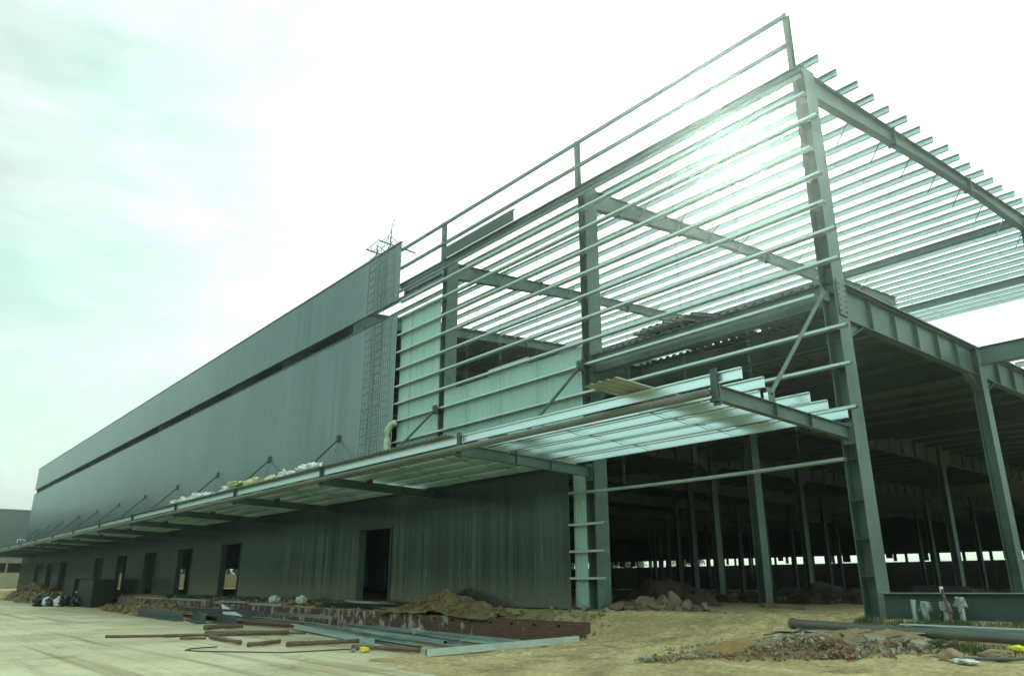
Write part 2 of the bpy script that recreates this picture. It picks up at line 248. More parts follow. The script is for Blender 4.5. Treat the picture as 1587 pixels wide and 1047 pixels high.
# ---------------------------------------------------------------- mesh helpers
class MB:
    def __init__(s): s.v = []; s.f = []
    def poly(s, vs, fs):
        k = len(s.v); s.v += [tuple(p) for p in vs]; s.f += [tuple(i+k for i in f) for f in fs]
    def box(s, x0, x1, y0, y1, z0, z1):
        s.poly([(x0,y0,z0),(x1,y0,z0),(x1,y1,z0),(x0,y1,z0),(x0,y0,z1),(x1,y0,z1),(x1,y1,z1),(x0,y1,z1)],
               [(0,3,2,1),(4,5,6,7),(0,1,5,4),(1,2,6,5),(2,3,7,6),(3,0,4,7)]); return s
    def hexa(s, a, b):   # a, b: lists of 4 points (bottom loop, top loop)
        s.poly(list(a)+list(b), [(0,3,2,1),(4,5,6,7),(0,1,5,4),(1,2,6,5),(2,3,7,6),(3,0,4,7)]); return s
    def bar(s, p, q, prof, up=(0,0,1)):
        p = Vector(p); q = Vector(q); d = (q-p).normalized(); u = Vector(up); r = d.cross(u)
        if r.length < 1e-4: r = d.cross(Vector((0,1,0)))
        r.normalize(); u = r.cross(d); n = len(prof)
        vs = [p+r*a+u*b for a, b in prof]+[q+r*a+u*b for a, b in prof]
        fs = [tuple(range(n-1,-1,-1)), tuple(range(n, 2*n))]+[(i,(i+1)%n,n+(i+1)%n,n+i) for i in range(n)]
        s.poly(vs, fs); return s
    def rod(s, p, q, r=.02, n=6):
        return s.bar(p, q, [(r*math.cos(2*math.pi*i/n), r*math.sin(2*math.pi*i/n)) for i in range(n)])
    def tube(s, pts, rad, n=8, jit=0.0, cap=True):
        pts = [Vector(p) for p in pts]; k = len(s.v); m = len(pts); ref = Vector((0,0,1))
        for i, p in enumerate(pts):
            d = (pts[min(i+1,m-1)]-pts[max(i-1,0)]).normalized()
            r = d.cross(ref)
            if r.length < .05: r = d.cross(Vector((0,1,0)))
            r.normalize(); u = r.cross(d); rr = rad[i] if isinstance(rad, (list,tuple)) else rad
            for j in range(n):
                a = 2*math.pi*j/n; q = rr*(1+jit*(random.random()-.5)); s.v.append(tuple(p+r*q*math.cos(a)+u*q*math.sin(a)))
        for i in range(m-1):
            for j in range(n):
                s.f.append((k+i*n+j, k+i*n+(j+1)%n, k+(i+1)*n+(j+1)%n, k+(i+1)*n+j))
        if cap: s.f.append(tuple(k+j for j in range(n-1,-1,-1))); s.f.append(tuple(k+(m-1)*n+j for j in range(n)))
        return s
    def build(s, name, m, parent=None, smooth=False, recalc=True):
        me = bpy.data.meshes.new(name); me.from_pydata(s.v, [], s.f)
        if recalc:
            bm = bmesh.new(); bm.from_mesh(me); bmesh.ops.recalc_face_normals(bm, faces=bm.faces); bm.to_mesh(me); bm.free()
        if smooth: me.polygons.foreach_set('use_smooth', [True]*len(me.polygons))
        me.materials.append(m); me.update()
        o = bpy.data.objects.new(name, me); COL.objects.link(o)
        if parent: o.parent = parent; o.matrix_parent_inverse = Matrix.Translation(-world_loc(parent))
        return o
def world_loc(o):
    v = Vector(o.location)
    while o.parent: o = o.parent; v += Vector(o.location)*0
    return v
def Iprof(w, h, tf=.016, tw=.012):
    a, b, c = w/2, h/2, tw/2
    return [(-a,-b),(a,-b),(a,-b+tf),(c,-b+tf),(c,b-tf),(a,b-tf),(a,b),(-a,b),(-a,b-tf),(-c,b-tf),(-c,-b+tf),(-a,-b+tf)]
def Cprof(w, h, t=.008, lip=.02):   # web at a=0, flanges to a=w, height h, origin at web foot
    return [(0,0),(w,0),(w,lip),(w-t,lip),(w-t,t),(t,t),(t,h-t),(w-t,h-t),(w-t,h-lip),(w,h-lip),(w,h),(0,h)]
def Bprof(w, h): return [(-w/2,-h/2),(w/2,-h/2),(w/2,h/2),(-w/2,h/2)]
def tag(o, label=None, cat=None, group=None, kind=None):
    if label: o['label'] = label
    if cat: o['category'] = cat
    if group: o['group'] = group
    if kind: o['kind'] = kind
    return o
def empty(name, loc=(0,0,0)):
    o = bpy.data.objects.new(name, None); COL.objects.link(o); o.location = loc; o.empty_display_size = .3; return o
def ss(a, b, t):
    t = min(1, max(0, (t-a)/(b-a))); return t*t*(3-2*t)
def fbm(x, y, z=0, o=4): return noise.fractal((x, y, z), 1.0, 2.0, o)

# ---------------------------------------------------------------- ground
def zt(x, y):
    rx = ss(-12, -1, x); gy = min(1, max(0, (y+9)/9)); z = -1.15+1.0*rx*gy
    if y > -1.5:
        t = ss(-1.5, 0, y); z0 = z
        if x < -8: z0 = max(z0, -.5+.15*ss(-8, -40, x))
        z = z0+(-.12-z0)*t
    return z
def zg(x, y):
    z = zt(x, y); rx = ss(-12, -6, x)
    loose = max(rx*ss(-10, -4, y), ss(-1.6, -1.2, y))
    near = ss(60, 20, math.hypot(x-9, y+18))
    z += near*loose*(.05*fbm(x*.5, y*.5)+.035*fbm(x*2.3, y*2.3, 3, 3)+.012*fbm(x*7, y*7, 5, 2))
    for (ax, ay, dx, dy, off) in ((-9, -8, .62, .785, 0), (-6, -8.5, .45, .893, .4), (-8, -3.5, .93, .37, 1)):
        u = (x-ax)*dy-(y-ay)*dx+.35*math.sin((x+y)*.35+off)
        for q in (-.8, .8): z -= near*rx*ss(-9.5, -6.5, y)*ss(9, 3, y)*(.06*math.exp(-((u-q)/.16)**2)-.03*math.exp(-((abs(u-q)-.33)/.12)**2))
    if z < -1.08: z -= .03*(1-rx*ss(-9.5, -7, y))
    z += .05*math.exp(-((y+1.0)/.5)**2)*(x < -8)*(.5+fbm(x*1.3, 2))*ss(60, 20, abs(x))
    return z
def axis(segs):
    r = []
    for a, b, st in segs:
        n = max(1, int(round((b-a)/st)))
        r += [a+(b-a)*i/n for i in range(n)]
    return r+[segs[-1][1]]
gx = axis([(-1500,-300,200),(-300,-130,20),(-130,-50,2.5),(-50,-22,.6),(-22,-10,.22),(-10,8,.12),(8,30,2),(30,300,30),(300,1500,300)])
gy = axis([(-1500,-300,300),(-300,-60,40),(-60,-14,4),(-14,-7,.4),(-7,3,.12),(3,16,.3),(16,60,2),(60,300,24),(300,1500,200)])
g = MB(); nx, ny = len(gx), len(gy)
g.v = [(x, y, zg(x, y)) for y in gy for x in gx]
g.f = [(j*nx+i, j*nx+i+1, (j+1)*nx+i+1, (j+1)*nx+i) for j in range(ny-1) for i in range(nx-1)]
tag(g.build('ground', M['dirt'], smooth=True, recalc=False), kind='structure')
pv = MB(); px = axis([(-125,-30,2.5),(-30,-12,.5),(-12,40,.5)]); py = axis([(-60,-12,4),(-12,-1.6,.4)])
nx2, ny2 = len(px), len(py)
pv.v = [(x, y, -1.15+.004*fbm(x*.4, y*.4)) for y in py for x in px]
pv.f = [(j*nx2+i, j*nx2+i+1, (j+1)*nx2+i+1, (j+1)*nx2+i) for j in range(ny2-1) for i in range(nx2-1)]
tag(pv.build('pavement', M['pave'], smooth=True, recalc=False), kind='structure')

# ---------------------------------------------------------------- the hall
B = 9.0; G = 9.6; XE = -126.0
hall = empty('warehouse_building', (-63, 20, 0))
tag(hall, 'long unfinished steel warehouse, dark ribbed cladding at left, bare frame at right', 'building')
def P(mb, name, m='steel', par=None, smooth=False, label=None, kind=None):
    o = mb.build(name, M[m] if isinstance(m, str) else m, None, smooth)
    p = par or hall; o.parent = p; o.matrix_parent_inverse = Matrix.Translation(-Vector((-63, 20, 0))) if p is hall else Matrix()
    if label: o['label'] = label
    if kind: o['kind'] = kind
    return o
def colmesh(x, y, z0, z1, w=.36, d=.6, plate=True, clips=()):
    m = MB(); f = .02
    m.box(x-w/2, x-w/2+f, y-d/2, y+d/2, z0, z1); m.box(x+w/2-f, x+w/2, y-d/2, y+d/2, z0, z1)
    m.box(x-w/2+f, x+w/2-f, y-.03, y-.016, z0, z1)
    if plate: m.box(x-w/2-.08, x+w/2+.08, y-d/2-.08, y+d/2+.08, z0-.1, z0+.03)
    for z in clips:
        m.box(x-.12, x+.12, y-d/2-.07, y-.03, z-.012, z)
    return m
GZ = [14.0, 13.15, 12.25, 11.37, 10.5, 9.65, 8.8, 7.95, 6.95, 5.95, 4.83]
# front row: corner, then every nine metres
CY = .22
for i in range(0, 15):
    x = -B*i + (0.0 if i else -.02)
    o = P(colmesh(x, CY, -.12, 15.05, .38, .62, True, GZ+[3.6, 2.6, 1.7, .85] if i < 3 else ()), 'column')
    if i == 0: o['label'] = 'tall corner column at the open right end'
    if i < 3:
        # splice plates with bolts at the girder level
        m = MB()
        m.box(x+.20, x+.225, CY-.22, CY+.22, 7.35, 8.35)
        for k in range(6):
            for s in (-.14, .14): m.box(x+.225, x+.25, CY+s-.02, CY+s+.02, 7.45+k*.15, 7.49+k*.15)
        P(m, 'splice_plate', 'steel', o)
# inner columns under the lower deck
rest = MB(); cnt = 0
for j in range(1, 9):
    for i in range(-1, 15):
        x, y = -B*i, G*j
        vis = (i <= 7 and j <= 7)
        mm = colmesh(x, y, -.12, 8.28 if i < 0 or j != 2 else 8.28, .34, .5, cnt < 20)
        if vis: P(mm, 'column'); cnt += 1
        else:
            k = len(rest.v); rest.v += mm.v; rest.f += [tuple(a+k for a in f) for f in mm.f]
P(rest, 'column', kind='stuff')
# upper columns on the third grid line carry the rafters
for i in range(0, 15): P(colmesh(-B*i, 2*G+.1, 8.4, 16.35, .34, .5, False), 'column')

RS = .078
def rz(y): return 15.0+RS*y
def rafter(x, ya, yb):
    m = MB(); n = 12; w = .26
    def dep(y):
        t = y/(2*G); return .78-.32*min(1, t/.45) if t < .5 else .46+.28*max(0, (t-.7)/.3) if t <= 1 else .74-.3*min(1, (t-1)/.4)
    ys = [ya+(yb-ya)*k/n for k in range(n+1)]
    for a, b in zip(ys[:-1], ys[1:]):
        ta, tb, da, db = rz(a)-.02, rz(b)-.02, dep(a), dep(b)
        for lo, hi, ww in ((-.016, 0, w/2), (None, None, .006)):
            if lo is not None:
                m.hexa([(x-ww,a,ta-.016),(x+ww,a,ta-.016),(x+ww,b,tb-.016),(x-ww,b,tb-.016)], [(x-ww,a,ta),(x+ww,a,ta),(x+ww,b,tb),(x-ww,b,tb)])
                m.hexa([(x-ww,a,ta-da),(x+ww,a,ta-da),(x+ww,b,tb-db),(x-ww,b,tb-db)], [(x-ww,a,ta-da+.016),(x+ww,a,ta-da+.016),(x+ww,b,tb-db+.016),(x-ww,b,tb-db+.016)])
            else:
                m.hexa([(x-ww,a,ta-da+.016),(x+ww,a,ta-da+.016),(x+ww,b,tb-db+.016),(x-ww,b,tb-db+.016)], [(x-ww,a,ta-.016),(x+ww,a,ta-.016),(x+ww,b,tb-.016),(x-ww,b,tb-.016)])
    for y in (5.9, 12.6):   # bolted end plates
        t = rz(y)-.02; m.box(x-.15, x+.15, y-.03, y+.03, t-dep(y)-.08, t+.06)
    return m, dep
for i in range(0, 15):
    m, dep = rafter(-B*i, .53, 26.5 if i == 1 else 38.4)
    o = P(m, 'rafter')
    if i < 4:
        for k in range(2, 20 if i == 1 else 28, 2):
            br = MB()
            y = .65+1.15*k+.12; zb = rz(y)-.02-dep(y)
            if i == 0: br.rod((-.13, y-.1, zb+.01), (-.13-.35, y-.3, zb-.72), .022)
            else: br.rod((-B*i+.1, y-.1, zb+.01), (-B*i+.75, y, rz(y)+.02), .02); br.rod((-B*i+.75, y, rz(y)), (-B*i+1.0, y, rz(y)+.24), .012)
            P(br, 'flange_brace', 'steel', o)
# roof purlins over the three bare bays
for k in range(0, 31):
    y = .10+1.15*k
    m = MB(); x1 = .58-.05*math.sin(k*2.1); z = rz(y)
    m.bar((-27.0, y, z), (x1, y, z), Cprof(.08, .24, .008, .022))
    for i in range(0, 4):    # lap sleeves and cleats over each rafter
        m.box(-B*i-.45, -B*i+.45, y+.004, y+.012, z+.01, z+.20)
        m.box(-B*i-.05, -B*i+.05, y+.0125, y+.03, z-.02, z+.17)
    P(m, 'roof_purlin', 'roof_purlin')
for y in (18.75, 29.05):
    m = MB(); m.bar((-27, y, rz(y)-.25), (0, y, rz(y)-.25), Iprof(.2, .34)); P(m, 'tie_beam')
for bx in range(3):
    for q in (.28, .64):
        for s in (0, .07):
            m = MB()
            x = -B*(bx+q)+s
            for k in range(0, 30):
                y = .10+1.15*k; m.rod((x, y, rz(y)+.05+.1*(k % 2)), (x, y+1.15, rz(y+1.15)+.15-.1*(k % 2)), .007, 4)
            P(m, 'roof_sag_rod', 'steel')

# parapet posts, rails
for i in range(0, 4):
    x = -B*i-.12
    m = MB(); m.bar((x, -.12, 15.0), (x, -.12, 17.02), Iprof(.14, .2, .012, .01), up=(0,1,0)); P(m, 'parapet_post')
for z in (16.88, 15.86):
    m = MB(); m.bar((-21.8, -.24, z), (-.06, -.24, z), Bprof(.09, .13)); P(m, 'parapet_rail')
for bx in range(3):
    for q in (.26, .50, .74):
        for s in (0, .11):
            if -B*(bx+q)-s > -21.5: m = MB(); m.rod((-B*(bx+q)-s, -.235, 15.92), (-B*(bx+q)-s, -.235, 16.82), .008, 4); P(m, 'parapet_sag_rod', 'steel')
m = MB(); m.bar((-21.8, -.14, 14.9), (.16, -.14, 14.9), Iprof(.16, .22)); P(m, 'eave_beam')
m = MB(); m.bar((-21.8, -.33, 14.55), (.18, -.33, 14.55), Bprof(.07, .14)); P(m, 'eave_beam', 'steel')
# wall girts, flange to the front and web lying flat
ends = {14.0:.2, 13.15:.45, 12.25:.15, 11.37:.34, 10.5:.30, 9.65:.5, 8.8:.48, 7.95:-.28, 6.95:.44, 5.95:.42, 4.83:.40}
def girt(x0, x1, z, sag=0.0):
    m = MB(); n = 12 if sag else 1
    y0, y1 = -.33, -.13; t = .007
    for a in range(n):
        xa, xb = x0+(x1-x0)*a/n, x0+(x1-x0)*(a+1)/n
        s0, s1 = [z-sag*4*q*(1-q) for q in (a/n, (a+1)/n)]
        for (ya, yb, za, zb) in ((y0, y0+t, -.07, 0), (y0+t, y1-t, -t, 0), (y1-t, y1, -.07, 0)):
            m.hexa([(xa,ya,s0+za),(xb,ya,s1+za),(xb,yb,s1+za),(xa,yb,s0+za)], [(xa,ya,s0+zb),(xb,ya,s1+zb),(xb,yb,s1+zb),(xa,yb,s0+zb)])
    return m
for z in GZ:
    m = girt(-21.75, ends[z], z+.035)
    P(m, 'wall_girt', 'galv')
P(girt(-9.85, -.1, 3.63, .05), 'wall_girt', 'galv', label='lone low girt across the open end bay')
for z in (2.58, 1.72, .88): P(girt(-9.85, -8.25, z), 'wall_girt', 'galv')
for bx in range(3):
    for q in (.27, .52, .77):
        x = -B*(bx+q)
        if x < -21.4: continue
        zs = [14.0]+GZ[1:] if bx else GZ
        for s in (0, .05):
            m = MB(); m.rod((x-s, -.23, 4.85), (x-s, -.23, 14.0), .006, 4); P(m, 'wall_sag_rod', 'steel')
for x in (-7.4, -7.32, -4.6, -4.52, -1.3): m = MB(); m.rod((x, -.23, 3.6), (x, -.23, 4.85), .006, 4); P(m, 'wall_sag_rod', 'steel')

# ribbed sheets (ribs upright), built with their depth
def ribwall(x0, x1, z0, z1, y, pitch=.2, amp=.03, top=None, flip=1):
    m = MB(); n = max(1, int(round((x1-x0)/pitch))); xs = []
    for k in range(n):
        a = x0+(x1-x0)*k/n; p = (x1-x0)/n
        xs += [(a, 0), (a+p*.62, 0), (a+p*.72, amp), (a+p*.90, amp)]
    xs.append((x1, 0)); k0 = 0
    for a, d in xs: m.v += [(a, y-d*flip, z0), (a, y-d*flip, (top(a) if top else z1))]
    for a, d in xs: m.v += [(a, y+.01-d*flip, z0), (a, y+.01-d*flip, (top(a) if top else z1))]
    q = len(xs)
    for i in range(q-1):
        a = 2*i; b = 2*q+2*i
        m.f += [(a, a+2, a+3, a+1), (b, b+1, b+3, b+2), (a+1, a+3, b+3, b+1), (a, b, b+2, a+2)]
    m.f += [(0, 1, 2*q+1, 2*q), (2*q-2, 4*q-2, 4*q-1, 2*q-1)]
    return m
YC = -.36
P(ribwall(XE, -21.68, 4.5, 13.40, YC, .2, .022), 'wall_cladding', 'clad', label='dark ribbed upper wall cladding above the canopy')
P(ribwall(XE, -21.62, 14.12, 17.22, YC, .2, .022), 'parapet_cladding', 'clad', label='dark ribbed parapet band along the roof edge')
doors = [(-24.25,-21.35),(-42.7,-39.4),(-51.9,-48.7),(-60.7,-57.5),(-69.7,-66.5),(-78.5,-75.2),(-95.9,-92.4),(-104.4,-101.0),(-113.0,-109.7)]
edges = [-9.84]
for a, b in doors: edges += [b, a]
edges.append(XE)
m = MB(); 
def join(m, q): k = len(m.v); m.v += q.v; m.f += [tuple(a+k for a in f) for f in q.f]
for k in range(0, len(edges), 2): join(m, ribwall(edges[k+1], edges[k], -.10, 4.5, -.30, amp=.014))
for a, b in doors: join(m, ribwall(a, b, 3.08, 4.5, -.30, amp=.014))
P(m, 'lower_wall_cladding', 'clad', label='dark ribbed lower wall cladding below the canopy')
for a, b in doors:
    m = MB(); m.box(a-.04, a+.03, -.345, .02, -.1, 3.1); m.box(b-.03, b+.04, -.345, .02, -.1, 3.1); m.box(a-.04, b+.04, -.348, .02, 3.1, 3.17)
    P(m, 'door_frame', 'steel_dark')
m = MB(); m.box(XE, -9.95, -.42, -.30, 13.40, 13.46) if False else m.box(XE, -21.7, -.42, -.30, 13.405, 13.45); m.box(XE, -21.6, -.43, -.30, 17.225, 17.29); m.box(XE, -21.6, -.42, -.28, 14.07, 14.115)
P(m, 'wall_flashing', 'steel')
# pale inner liner sheets seen behind the girts
P(ribwall(-21.66, -18.22, 4.75, 13.2, -.10, .16, .02), 'liner_sheet', 'liner', label='tall pale green liner sheets beside the dark cladding')
P(ribwall(-17.78, -9.24, 4.75, 8.72, -.10, .16, .02), 'liner_sheet', 'liner', label='low pale green liner sheets below the open bays')
P(ribwall(-9.82, -9.22, -.05, 4.3, -.10, .16, .02), 'liner_sheet', 'liner', label='narrow pale liner strip beside the lower wall')
P(ribwall(-21.6, -18.2, 14.02, 15.05, -.10, .16, .02), 'liner_sheet', 'clad')
m = MB(); m.box(-17.9, -12.7, -.36, -.345, 14.98, 15.52); m.box(-17.9, -12.7, -.36, -.24, 15.521, 15.53); P(m, 'fascia_sheet', 'steel_dark')
m = MB(); m.box(-14.6, -12.1, -.12, -.10, 8.72, 9.0); P(m, 'loose_liner_strip', 'liner')
# end and rear walls, strip window
m = MB()
for a, b in ((0, 11.5), (14.5, 21.8), (25, 29.8), (33, 2*76.8)):
    b = min(b, 76.8); m.box(XE-.1, XE, a, b, -.15, 15.0)
for a, b in ((11.5,14.5),(21.8,25),(29.8,33)): m.box(XE-.1, XE, a, b, 3.1, 15.0)
P(m, 'end_wall', 'clad')
m = MB(); YB = 76.8
m.box(XE, 40, YB+.3, YB+.4, -.15, 3.15); m.box(XE, 40, YB+.3, YB+.4, 4.05, 8.6)
for k in range(-4, 58):
    x = -3.0*k+(k*37 % 7)*.12; m.box(x-.16, x+.16, YB+.2, YB+.3, -.15, 8.5)
    if k % 3 != 1: m.box(x+1.2+.3*(k % 2), x+1.6+.3*(k % 4), YB+.32, YB+.38, 3.25, 4.25)
    if k % 5 == 2: m.box(x+.3, x+1.1, YB+.41, YB+.46, 3.6, 4.25)
P(m, 'rear_wall', 'clad')
# lower deck with girders and joists
def fdeck(x0, x1, y0, y1, z, fl=True):
    m = MB()
    if not fl: m.box(x0, x1, y0, y1, z, z+.06); return m
    n = max(1, int(round((x1-x0)/.30))); p = (x1-x0)/n; xs = []
    for k in range(n):
        a = x0+p*k; xs += [(a, 0), (a+p*.42, 0), (a+p*.55, .075), (a+p*.87, .075)]
    xs.append((x1, 0)); q = len(xs)
    for a, d in xs: m.v += [(a, y0, z+d), (a, y1, z+d)]
    for a, d in xs: m.v += [(a, y0, z+d+.012), (a, y1, z+d+.012)]
    for i in range(q-1):
        a = 2*i; b = 2*q+2*i
        m.f += [(a, a+2, a+3, a+1), (b, b+1, b+3, b+2), (a+1, a+3, b+3, b+1), (a, b, b+2, a+2)]
    return m
dk = MB()
join(dk, fdeck(-27, .2, .02, 1.93, 8.31)); join(dk, fdeck(-27, -8.75, 1.93, 2.32, 8.31)); join(dk, fdeck(-6.2, -3.66, 1.93, 2.32, 8.31)); join(dk, fdeck(-3.4, .2, 1.93, 2.32, 8.31))
join(dk, fdeck(-27, .2, 2.32, 76.8, 8.31)); join(dk, fdeck(XE, -27, .05, 76.8, 8.33, False))
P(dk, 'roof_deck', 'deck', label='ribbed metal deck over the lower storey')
for i in range(0, 15):
    x = -B*i
    for j in range(0, 8):
        if i > 8 and j > 3: continue
        y0 = G*j+(.54 if j == 0 else .27); y1 = G*(j+1)-.27
        m = MB(); d = .95
        m.bar((x, y0, 8.28-d/2), (x, y1, 8.28-d/2), Iprof(.26, d, .02, .012))
        if i < 3:
            for k in range(1, 6):
                yy = y0+(y1-y0)*k/6; m.box(x-.12, x+.12, yy-.005, yy+.005, 8.28-d+.021, 8.259)
            for yy, s in ((y0, 1), (y1, -1)):
                m.poly([(x-.006, yy, 8.28-d-.003), (x-.006, yy, 8.28-d-.5), (x-.006, yy+s*.9, 8.28-d-.003), (x+.006, yy, 8.28-d-.003), (x+.006, yy, 8.28-d-.5), (x+.006, yy+s*.9, 8.28-d-.003)], [(0,1,2),(3,5,4),(0,3,4,1),(1,4,5,2),(2,5,3,0)])
                m.bar((x, yy, 8.28-d-.5), (x, yy+s*.9, 8.28-d-.01), Bprof(.22, .014))
        P(m, 'deck_girder')
for i in range(0, 3):
    m = MB(); m.bar((-B*(i+1)+.15, 2.62, 7.84), (-B*i-.15, 2.62, 7.84), Iprof(.22, .86, .018, .012)); P(m, 'inner_girder', 'steel')
    m = MB(); m.bar((-B*(i+1)+.2, .1, 7.985), (-B*i-.22, .1, 7.985), Iprof(.3, .64, .016, .012)); P(m, 'edge_girder', 'steel')
    for j in (1, 2):
        m = MB(); m.bar((-B*(i+1)+.2, G*j, 7.8), (-B*i-.2, G*j, 7.8), Iprof(.22, .7, .016, .012)); P(m, 'edge_girder', 'steel_dark')
m = MB(); m.bar((.2, G, 8.02), (8.8, G, 8.02), Iprof(.24, .62, .018, .012)); P(m, 'edge_girder', 'steel')
m = MB(); m.bar((B, G+.27, 7.8), (B, 2*G-.27, 7.8), Iprof(.24, .9)); P(m, 'deck_girder')
for k in range(0, 9):
    y = G+.5+1.05*k; m = MB(); m.bar((.14, y, 8.29), (B, y, 8.29), Cprof(.075, .2)); P(m, 'deck_joist', 'roof_purlin')
for k in range(0, 26):
    y = 1.35+1.85*k
    if abs((y % G)) < .25: y += .3
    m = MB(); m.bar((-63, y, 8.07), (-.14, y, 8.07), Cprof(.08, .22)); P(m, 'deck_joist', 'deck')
# finished roof over the clad part
m = MB(); y1 = 38.4
m.hexa([(XE,-.2,rz(-.2)+.22),(-27.3,-.2,rz(-.2)+.22),(-27.3,y1,rz(y1)+.22),(XE,y1,rz(y1)+.22)], [(XE,-.2,rz(-.2)+.28),(-27.3,-.2,rz(-.2)+.28),(-27.3,y1,rz(y1)+.28),(XE,y1,rz(y1)+.28)])
m.hexa([(XE,y1,rz(y1)+.22),(-27.3,y1,rz(y1)+.22),(-27.3,76.8,rz(0)+.22),(XE,76.8,rz(0)+.22)], [(XE,y1,rz(y1)+.28),(-27.3,y1,rz(y1)+.28),(-27.3,76.8,rz(0)+.28),(XE,76.8,rz(0)+.28)])
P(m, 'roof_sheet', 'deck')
m = MB()
for k in range(0, 34):
    y = .10+1.15*k; m.bar((XE+.2, y, rz(y)), (-27.02, y, rz(y)), Cprof(.075, .21))
P(m, 'roof_purlin', 'steel', kind='stuff')
m = MB(); m.box(XE, -27.3, 76.8, 76.9, 8.6, 15.1); m.box(-62, -61.9, .6, 76, 8.4, 15.1); P(m, 'rear_upper_wall', 'clad')

# ---------------------------------------------------------------- canopy
can = empty('canopy'); can.parent = hall; can.location = (63, -20, 0)
can['label'] = 'long lean-to canopy on cantilever arms along the front wall'
def PC(mb, name, m='steel', label=None, kind=None, smooth=False):
    o = mb.build(name, M[m], None, smooth); o.parent = can
    if label: o['label'] = label
    if kind: o['kind'] = kind
    return o
def armz(y): return 4.40-.17*y/5.42   # top of arm
for i in range(0, 14):
    x = -B*i
    m = MB(); pr_ = Iprof(.17, .32, .014, .01)
    m.bar((x, -.11, armz(0)-.16), (x, -5.45, armz(-5.42)-.16), pr_)
    m.box(x-.14, x+.14, -.125, -.095, 3.95, 4.5)
    for y in (-1.9, -3.35): m.box(x-.08, x+.08, y-.006, y+.006, armz(y)-.30, armz(y)-.02)
    m.box(x-.09, x+.09, -5.48, -5.45, 4.15, 4.64)
    PC(m, 'canopy_arm', 'steel')
    m = MB(); m.box(x-.07, x+.07, -5.56, -5.49, 4.22, 4.92); m.box(x-.11, x+.11, -5.565, -5.485, 4.22, 4.30); PC(m, 'edge_post', 'steel_dark')
    m = MB()
    m.rod((x, -.42, 7.86), (x, -3.42, 4.72), .05, 10); m.bar((x, -3.42, armz(-3.4)-.02), (x, -3.42, 4.78), Bprof(.03, .22), up=(0,1,0)); m.box(x-.012, x+.012, -3.58, -3.28, 4.45, 4.85)
    if i: m.box(x-.13, x+.13, -.47, -.385, 7.72, 8.08)
    m.bar((x, -.1, 7.86), (x, -.5, 7.86), Bprof(.03, .3))
    PC(m, 'hanger_rod', 'steel_dark' if i else 'steel')
PY = [(-5.40,.62), (-4.5,.55), (-3.62,-.12), (-2.72,.56), (-1.84,.5), (-.78,.42)]
for y, xe in PY:
    m = MB(); z = armz(y)+.03
    m.bar((-122, y-.03, z), (xe, y-.03, z), Cprof(.075, .235, .008, .02))
    for i in range(14): m.box(-B*i-.05, -B*i+.05, y-.018, y-.002, z-.03, z+.17)
    PC(m, 'canopy_purlin', 'galv_bright')
m = MB(); m.tube([(-122, -5.66, 4.40), (-.05, -5.66, 4.40)], .085, 12); PC(m, 'edge_pipe', 'pipe', smooth=True)
m = MB(); m.box(-122, -8.9, -5.475, -5.462, 4.60, 4.80); m.box(-122, -8.9, -5.475, -5.30, 4.803, 4.812); PC(m, 'edge_flashing', 'galv_bright', label='bright zinc flashing strip on the canopy edge')
# ribbed canopy sheet, ribs run out from the wall; one gap is left open
def csheet(x0, x1, ya, yb, lift=0.0, pitch=.25):
    m = MB(); n = max(1, int(round((x1-x0)/pitch))); p = (x1-x0)/n; xs = []
    for k in range(n):
        a = x0+p*k; xs += [(a, 0), (a+p*.6, 0), (a+p*.72, .035), (a+p*.9, .035)]
    xs.append((x1, 0)); q = len(xs)
    za, zb = armz(ya)+.28+lift, armz(yb)+.28+lift
    for a, d in xs: m.v += [(a, ya, za+d), (a, yb, zb+d)]
    for a, d in xs: m.v += [(a, ya, za+d+.01), (a, yb, zb+d+.01)]
    for i in range(q-1):
        a = 2*i; b = 2*q+2*i
        m.f += [(a, a+2, a+3, a+1), (b, b+1, b+3, b+2), (a+1, a+3, b+3, b+1), (a, b, b+2, a+2)]
    return m
m = MB(); join(m, csheet(-19.2, -9.35, -5.75, -.37)); join(m, csheet(-20.9, -19.2, -5.75, -4.9)); join(m, csheet(-122, -20.9, -5.75, -.37))
PC(m, 'canopy_sheet', 'soffit')
m = csheet(-2.75, -1.75, -6.55, -.6, .02); PC(m, 'loose_sheet', 'rib', label='loose ribbed sheet lying across the bare canopy purlins')
m = csheet(-8.9, -8.0, -5.1, -3.6, .03); PC(m, 'loose_sheet', 'rib')
# sag rods between canopy purlins
for bx in range(0, 3):
    for q in (.33, .66):
        for k in range(5):
            m = MB()
            ya, yb = PY[k][0], PY[k+1][0]; x = -B*(bx+q)
            m.rod((x, ya, armz(ya)+.2), (x+.1, yb, armz(yb)+.08), .008, 4); m.rod((x+.14, ya, armz(ya)+.1), (x+.04, yb, armz(yb)+.2), .008, 4)
            PC(m, 'canopy_sag_rod', 'steel_dark')

